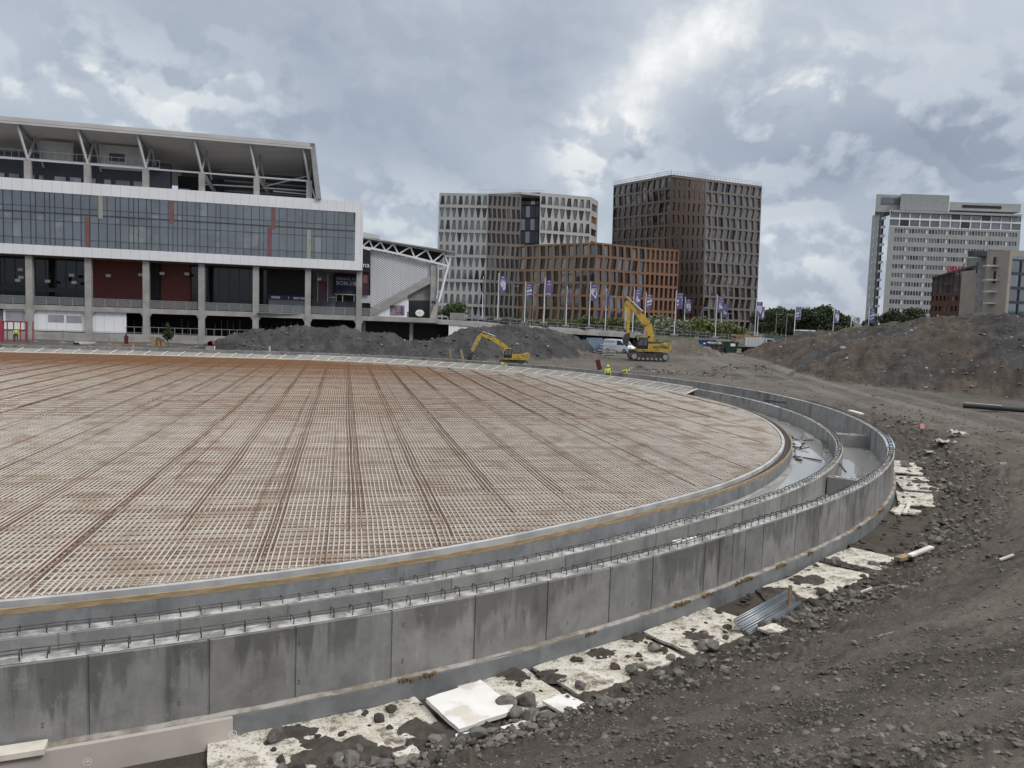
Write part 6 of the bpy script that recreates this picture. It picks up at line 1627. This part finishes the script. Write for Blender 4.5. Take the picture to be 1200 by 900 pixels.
WH=('behind the stand pillar','left of the white tower entrance','before the dark foot of the white tower','first below the orange facade','second below the orange facade','third below the orange facade','fourth below the orange facade','fifth below the orange facade','dark one below the orange facade','sixth below the orange facade','just left of the excavator boom','under the excavator boom','big grey green willow behind the excavator, left part','big grey green willow behind the excavator, middle part','big grey green willow behind the excavator, low part','big grey green willow right of the banner pole','tall green one before the brown tower, right part','tall green one before the brown tower, left part','low one before the brown tower','before the right foot of the brown tower','dark one at the right foot of the brown tower','hedge piece at left under the dark trees','hedge piece in the middle under the dark trees','hedge piece at right under the dark trees','right of the white flagpole bases at left')
for i,(px,py,d,ty,k) in enumerate(SL):
    o=SH[k] if first[k] else copy_tree(SH[k]);first[k]=False
    b=at(px,py,d);h=max(.4,(at(px,ty,d).z-b.z)/1.9);o.location=b;o.scale=(h*1.15,h*1.15,h);o.rotation_euler=(0,0,i*2.1);o['label']='shrub behind plaza railing, '+WH[i]
lt=tree_proto('young_tree','small green young tree standing alone before the pale plinth wall','tree',55,1500,.10,[(0,0,.9,.5),(.1,0,1.3,.45),(0,.1,1.75,.3),(-.1,0,2.1,.2),(-.25,0,1.0,.4),(.3,0,1.0,.35)],MT['leafd'],(.05,1.6),3,None)
b=at(197,404,95);lt.location=b;lt.scale=(1.0,1.0,1.2)
for i,(px,py,d,lb) in enumerate(((536,374,138,'grey planter box with green bush behind the stand pillar'),)):
    b=at(px,py,d);r=thing('planter',lb,'planter',tuple(b));localmesh('box',MT['conc_lt'],lambda m:m.box((0,0,.5),(2.6,1.2,1.2)),r)
b=at(545,372,140);r=thing('parked_motorcycle','dark motorcycle parked beside the planter on the plaza','motorcycle',tuple(b))
localmesh('body',MT['dark'],lambda m:(m.bar((-.6,0,.5),(.5,0,.8),.3),m.bar((.5,0,.8),(.75,0,1.1),.1),m.bar((-.5,0,.85),(.1,0,.85),.25,.12)),r)
for x in (-.7,.75): wheel(r,x,0,.32,.12)
# ================================================================ light, sky, camera
az=math.atan2(.72,-.5);el=math.radians(46)
sd3=Vector((math.sin(az)*math.cos(el),math.cos(az)*math.cos(el),math.sin(el)))
L=bpy.data.lights.new('sun','SUN');L.energy=1.5;L.angle=math.radians(16);L.color=(1,.95,.89)
lo_=bpy.data.objects.new('sun',L);COL.objects.link(lo_);lo_.rotation_euler=sd3.to_track_quat('Z','Y').to_euler()
W=bpy.data.worlds.new('World');SC.world=W;W.use_nodes=True
nt=W.node_tree;g=G(nt);bgn=nt.nodes['Background']
sky=g.n('ShaderNodeTexSky',sky_type='NISHITA');sky.sun_disc=False;sky.sun_elevation=el;sky.sun_rotation=az
co=g.n('ShaderNodeTexCoord').outputs['Generated']
sx=g.n('ShaderNodeSeparateXYZ');g.set(sx.inputs[0],co);X,Y,Z=sx.outputs
AZ=g.m('ARCTAN2',X,Y);EL=g.m('ARCSINE',Z)
vec=g.n('ShaderNodeCombineXYZ');g.set(vec.inputs[0],AZ);g.set(vec.inputs[1],g.m('MULTIPLY',EL,1.3))
P2=vec.outputs[0]
def snoise(vec,scale,detail=4,rough=.55,dist=0):
    o=g.n('ShaderNodeTexNoise',noise_dimensions='2D');g.set(o.inputs['Vector'],vec)
    o.inputs['Scale'].default_value=scale;o.inputs['Detail'].default_value=detail;o.inputs['Roughness'].default_value=rough;o.inputs['Distortion'].default_value=dist
    return o
def vadd(a,b):
    o=g.n('ShaderNodeVectorMath',operation='ADD');g.set(o.inputs[0],a);g.set(o.inputs[1],b);return o.outputs[0]
def warp(p,scale,amt,detail=3):
    n=snoise(p,scale,detail)
    c=vadd(n.outputs['Color'],(-.5,-.5,-.5));s=g.n('ShaderNodeVectorMath',operation='SCALE');g.set(s.inputs[0],c);s.inputs['Scale'].default_value=amt;return vadd(p,s.outputs[0])
PW=warp(P2,3.0,.07,2)
def dens(p):
    a=snoise(p,4.3,7,.58).outputs[0]
    vo=g.n('ShaderNodeTexVoronoi',feature='SMOOTH_F1',voronoi_dimensions='2D');g.set(vo.inputs['Vector'],warp(p,9,.045,3));vo.inputs['Scale'].default_value=10;vo.inputs['Smoothness'].default_value=.3
    vo.inputs['Detail'].default_value=1.6;vo.inputs['Roughness'].default_value=.45;vo.inputs['Lacunarity'].default_value=2.4
    return g.m('SUBTRACT',a,g.m('MULTIPLY',vo.outputs['Distance'],.24))
d0=dens(PW);d1=dens(vadd(PW,(.010,.020,0)))
relief=g.m('MULTIPLY',g.m('SUBTRACT',d0,d1),4.2)          # lit upper rims, grey bellies
relief=g.m('MINIMUM',g.m('MAXIMUM',relief,-.15),.22)
n_b=snoise(g.scale(P2,(1,1.5,1)),2.6,3,.5,.4).outputs[0];n_a=snoise(PW,6.0,6,.6).outputs[0];n_s=snoise(g.scale(warp(P2,2.2,.08,1),(1,1.35,1)),3.4,6,.52).outputs[0]
def dirof(px,py):
    a,f,u=ray(px,py);return math.atan2(a,f),math.atan2(u,math.hypot(a,f))
def ell(px,py,rx,ry,rot,soft0,soft1,nz,nscale=1.0):
    a,e=dirof(px,py);r0=rx/F;r1=ry/F
    dx=g.m('SUBTRACT',AZ,a);dy=g.m('SUBTRACT',EL,e);c,s=math.cos(rot),math.sin(rot)
    u=g.m('DIVIDE',g.m('ADD',g.m('MULTIPLY',dx,c),g.m('MULTIPLY',dy,s)),r0)
    v=g.m('DIVIDE',g.m('SUBTRACT',g.m('MULTIPLY',dy,c),g.m('MULTIPLY',dx,s)),r1)
    d=g.m('SQRT',g.m('ADD',g.m('MULTIPLY',u,u),g.m('MULTIPLY',v,v)))
    d=g.m('ADD',d,g.m('MULTIPLY',g.m('SUBTRACT',nz,.5),nscale))
    return g.ramp(d,soft1,soft0),v
def addto(b,mask,amt): return g.m('ADD',b,g.m('MULTIPLY',mask,amt))
bright=g.m('ADD',g.m('MULTIPLY',g.m('SUBTRACT',n_b,.5),.30),g.m('MULTIPLY',g.m('SUBTRACT',n_s,.5),.30))
# where the deck is heaped (relief strong) and where it is a smooth veil
heap=None
for (px,py,rx,ry) in ((930,180,150,110),(950,300,150,80),(150,130,190,90),(480,260,120,60),(1120,170,130,80),(720,180,90,50)):
    mk,_=ell(px,py,rx,ry,0,.3,1.3,n_a,1.2);heap=mk if heap is None else g.m('MAXIMUM',heap,mk)
bright=g.m('ADD',bright,g.m('MULTIPLY',relief,g.m('ADD',.14,g.m('MULTIPLY',heap,.62))))
for (px,py,rx,ry,rot,amt) in ((440,170,230,110,-.35,-.13),(150,110,250,110,.2,.07),(250,10,300,50,0,-.05),(1100,40,220,80,0,.10),(1080,185,200,70,.3,-.08),(620,60,120,100,.6,-.06),(790,70,220,130,.75,.15),(725,175,75,34,.3,-.15),(935,300,140,60,.2,.05),(470,255,110,50,-.5,.08),(860,320,70,60,0,.06)):
    mk,_=ell(px,py,rx,ry,rot,.05,1.35,n_a,1.3);bright=addto(bright,mk,amt)
# bright rift where the cloud thins
ng=g.m('ADD',g.m('MULTIPLY',n_a,.6),g.m('MULTIPLY',n_s,.6))
for (px,py,rx,ry,rot,amt) in ((780,95,200,80,.80,.18),(770,90,110,36,.75,.10),(700,170,80,46,.6,.12),(850,15,100,40,.5,.22),(775,205,60,14,.1,.12),(705,275,30,60,0,.14)):
    mk,_=ell(px,py,rx,ry,rot,-.1,1.35,ng,3.0);bright=addto(bright,mk,amt)
# heaped clouds with crisp rims : outline broken by the same puffs
pn=g.m('SUBTRACT',1.0,d0)
for (px,py,rx,ry,base,rim) in ((930,178,110,78,-.05,.17),(965,262,120,62,-.02,.08),(728,186,62,30,-.10,.04),(105,140,120,56,.0,.12),(258,140,74,50,.02,.13),(905,318,115,56,.0,.11),(1150,170,75,50,-.09,.04),(470,268,90,40,0,.10)):
    mk,v=ell(px,py,rx,ry,0,.86,1.0,pn,2.2)
    edge=g.m('MULTIPLY',mk,g.ramp(v,-.4,1.0))
    bright=addto(bright,mk,base);bright=addto(bright,edge,rim)
bright=g.m('ADD',bright,.515,clamp=True)
cr=g.n('ShaderNodeValToRGB');g.set(cr.inputs[0],bright)
e=cr.color_ramp.elements
e[0].position=0;e[0].color=(.20,.245,.32,1);e[1].position=1;e[1].color=(.97,.98,.97,1)
for pos,c in ((.3,(.33,.38,.47,1)),(.5,(.455,.51,.595,1)),(.7,(.58,.635,.695,1)),(.85,(.76,.79,.815,1))):
    q=e.new(pos);q.color=c
# an overcast dome is brighter overhead than near the horizon, and whiter
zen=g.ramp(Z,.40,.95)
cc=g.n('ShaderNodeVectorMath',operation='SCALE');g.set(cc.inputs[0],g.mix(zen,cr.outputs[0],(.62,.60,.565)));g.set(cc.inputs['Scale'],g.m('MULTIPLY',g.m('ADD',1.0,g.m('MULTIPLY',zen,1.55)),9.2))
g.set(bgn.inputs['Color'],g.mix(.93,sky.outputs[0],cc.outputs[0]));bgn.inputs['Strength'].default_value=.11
W.cycles.sampling_method='MANUAL';W.cycles.sample_map_resolution=256
cam=bpy.data.cameras.new('camera');cam.sensor_width=36;cam.lens=27;cam.clip_end=20000;cam.clip_start=.05
co_=bpy.data.objects.new('camera',cam);COL.objects.link(co_)
co_.matrix_world=Matrix.Translation((0,0,EYE))@Matrix.Rotation(math.pi/2-PITCH,4,'X')@Matrix.Rotation(ROLL,4,'Z')
SC.camera=co_
SC.view_settings.view_transform='Standard';SC.view_settings.look='None';SC.view_settings.gamma=1;SC.view_settings.exposure=0
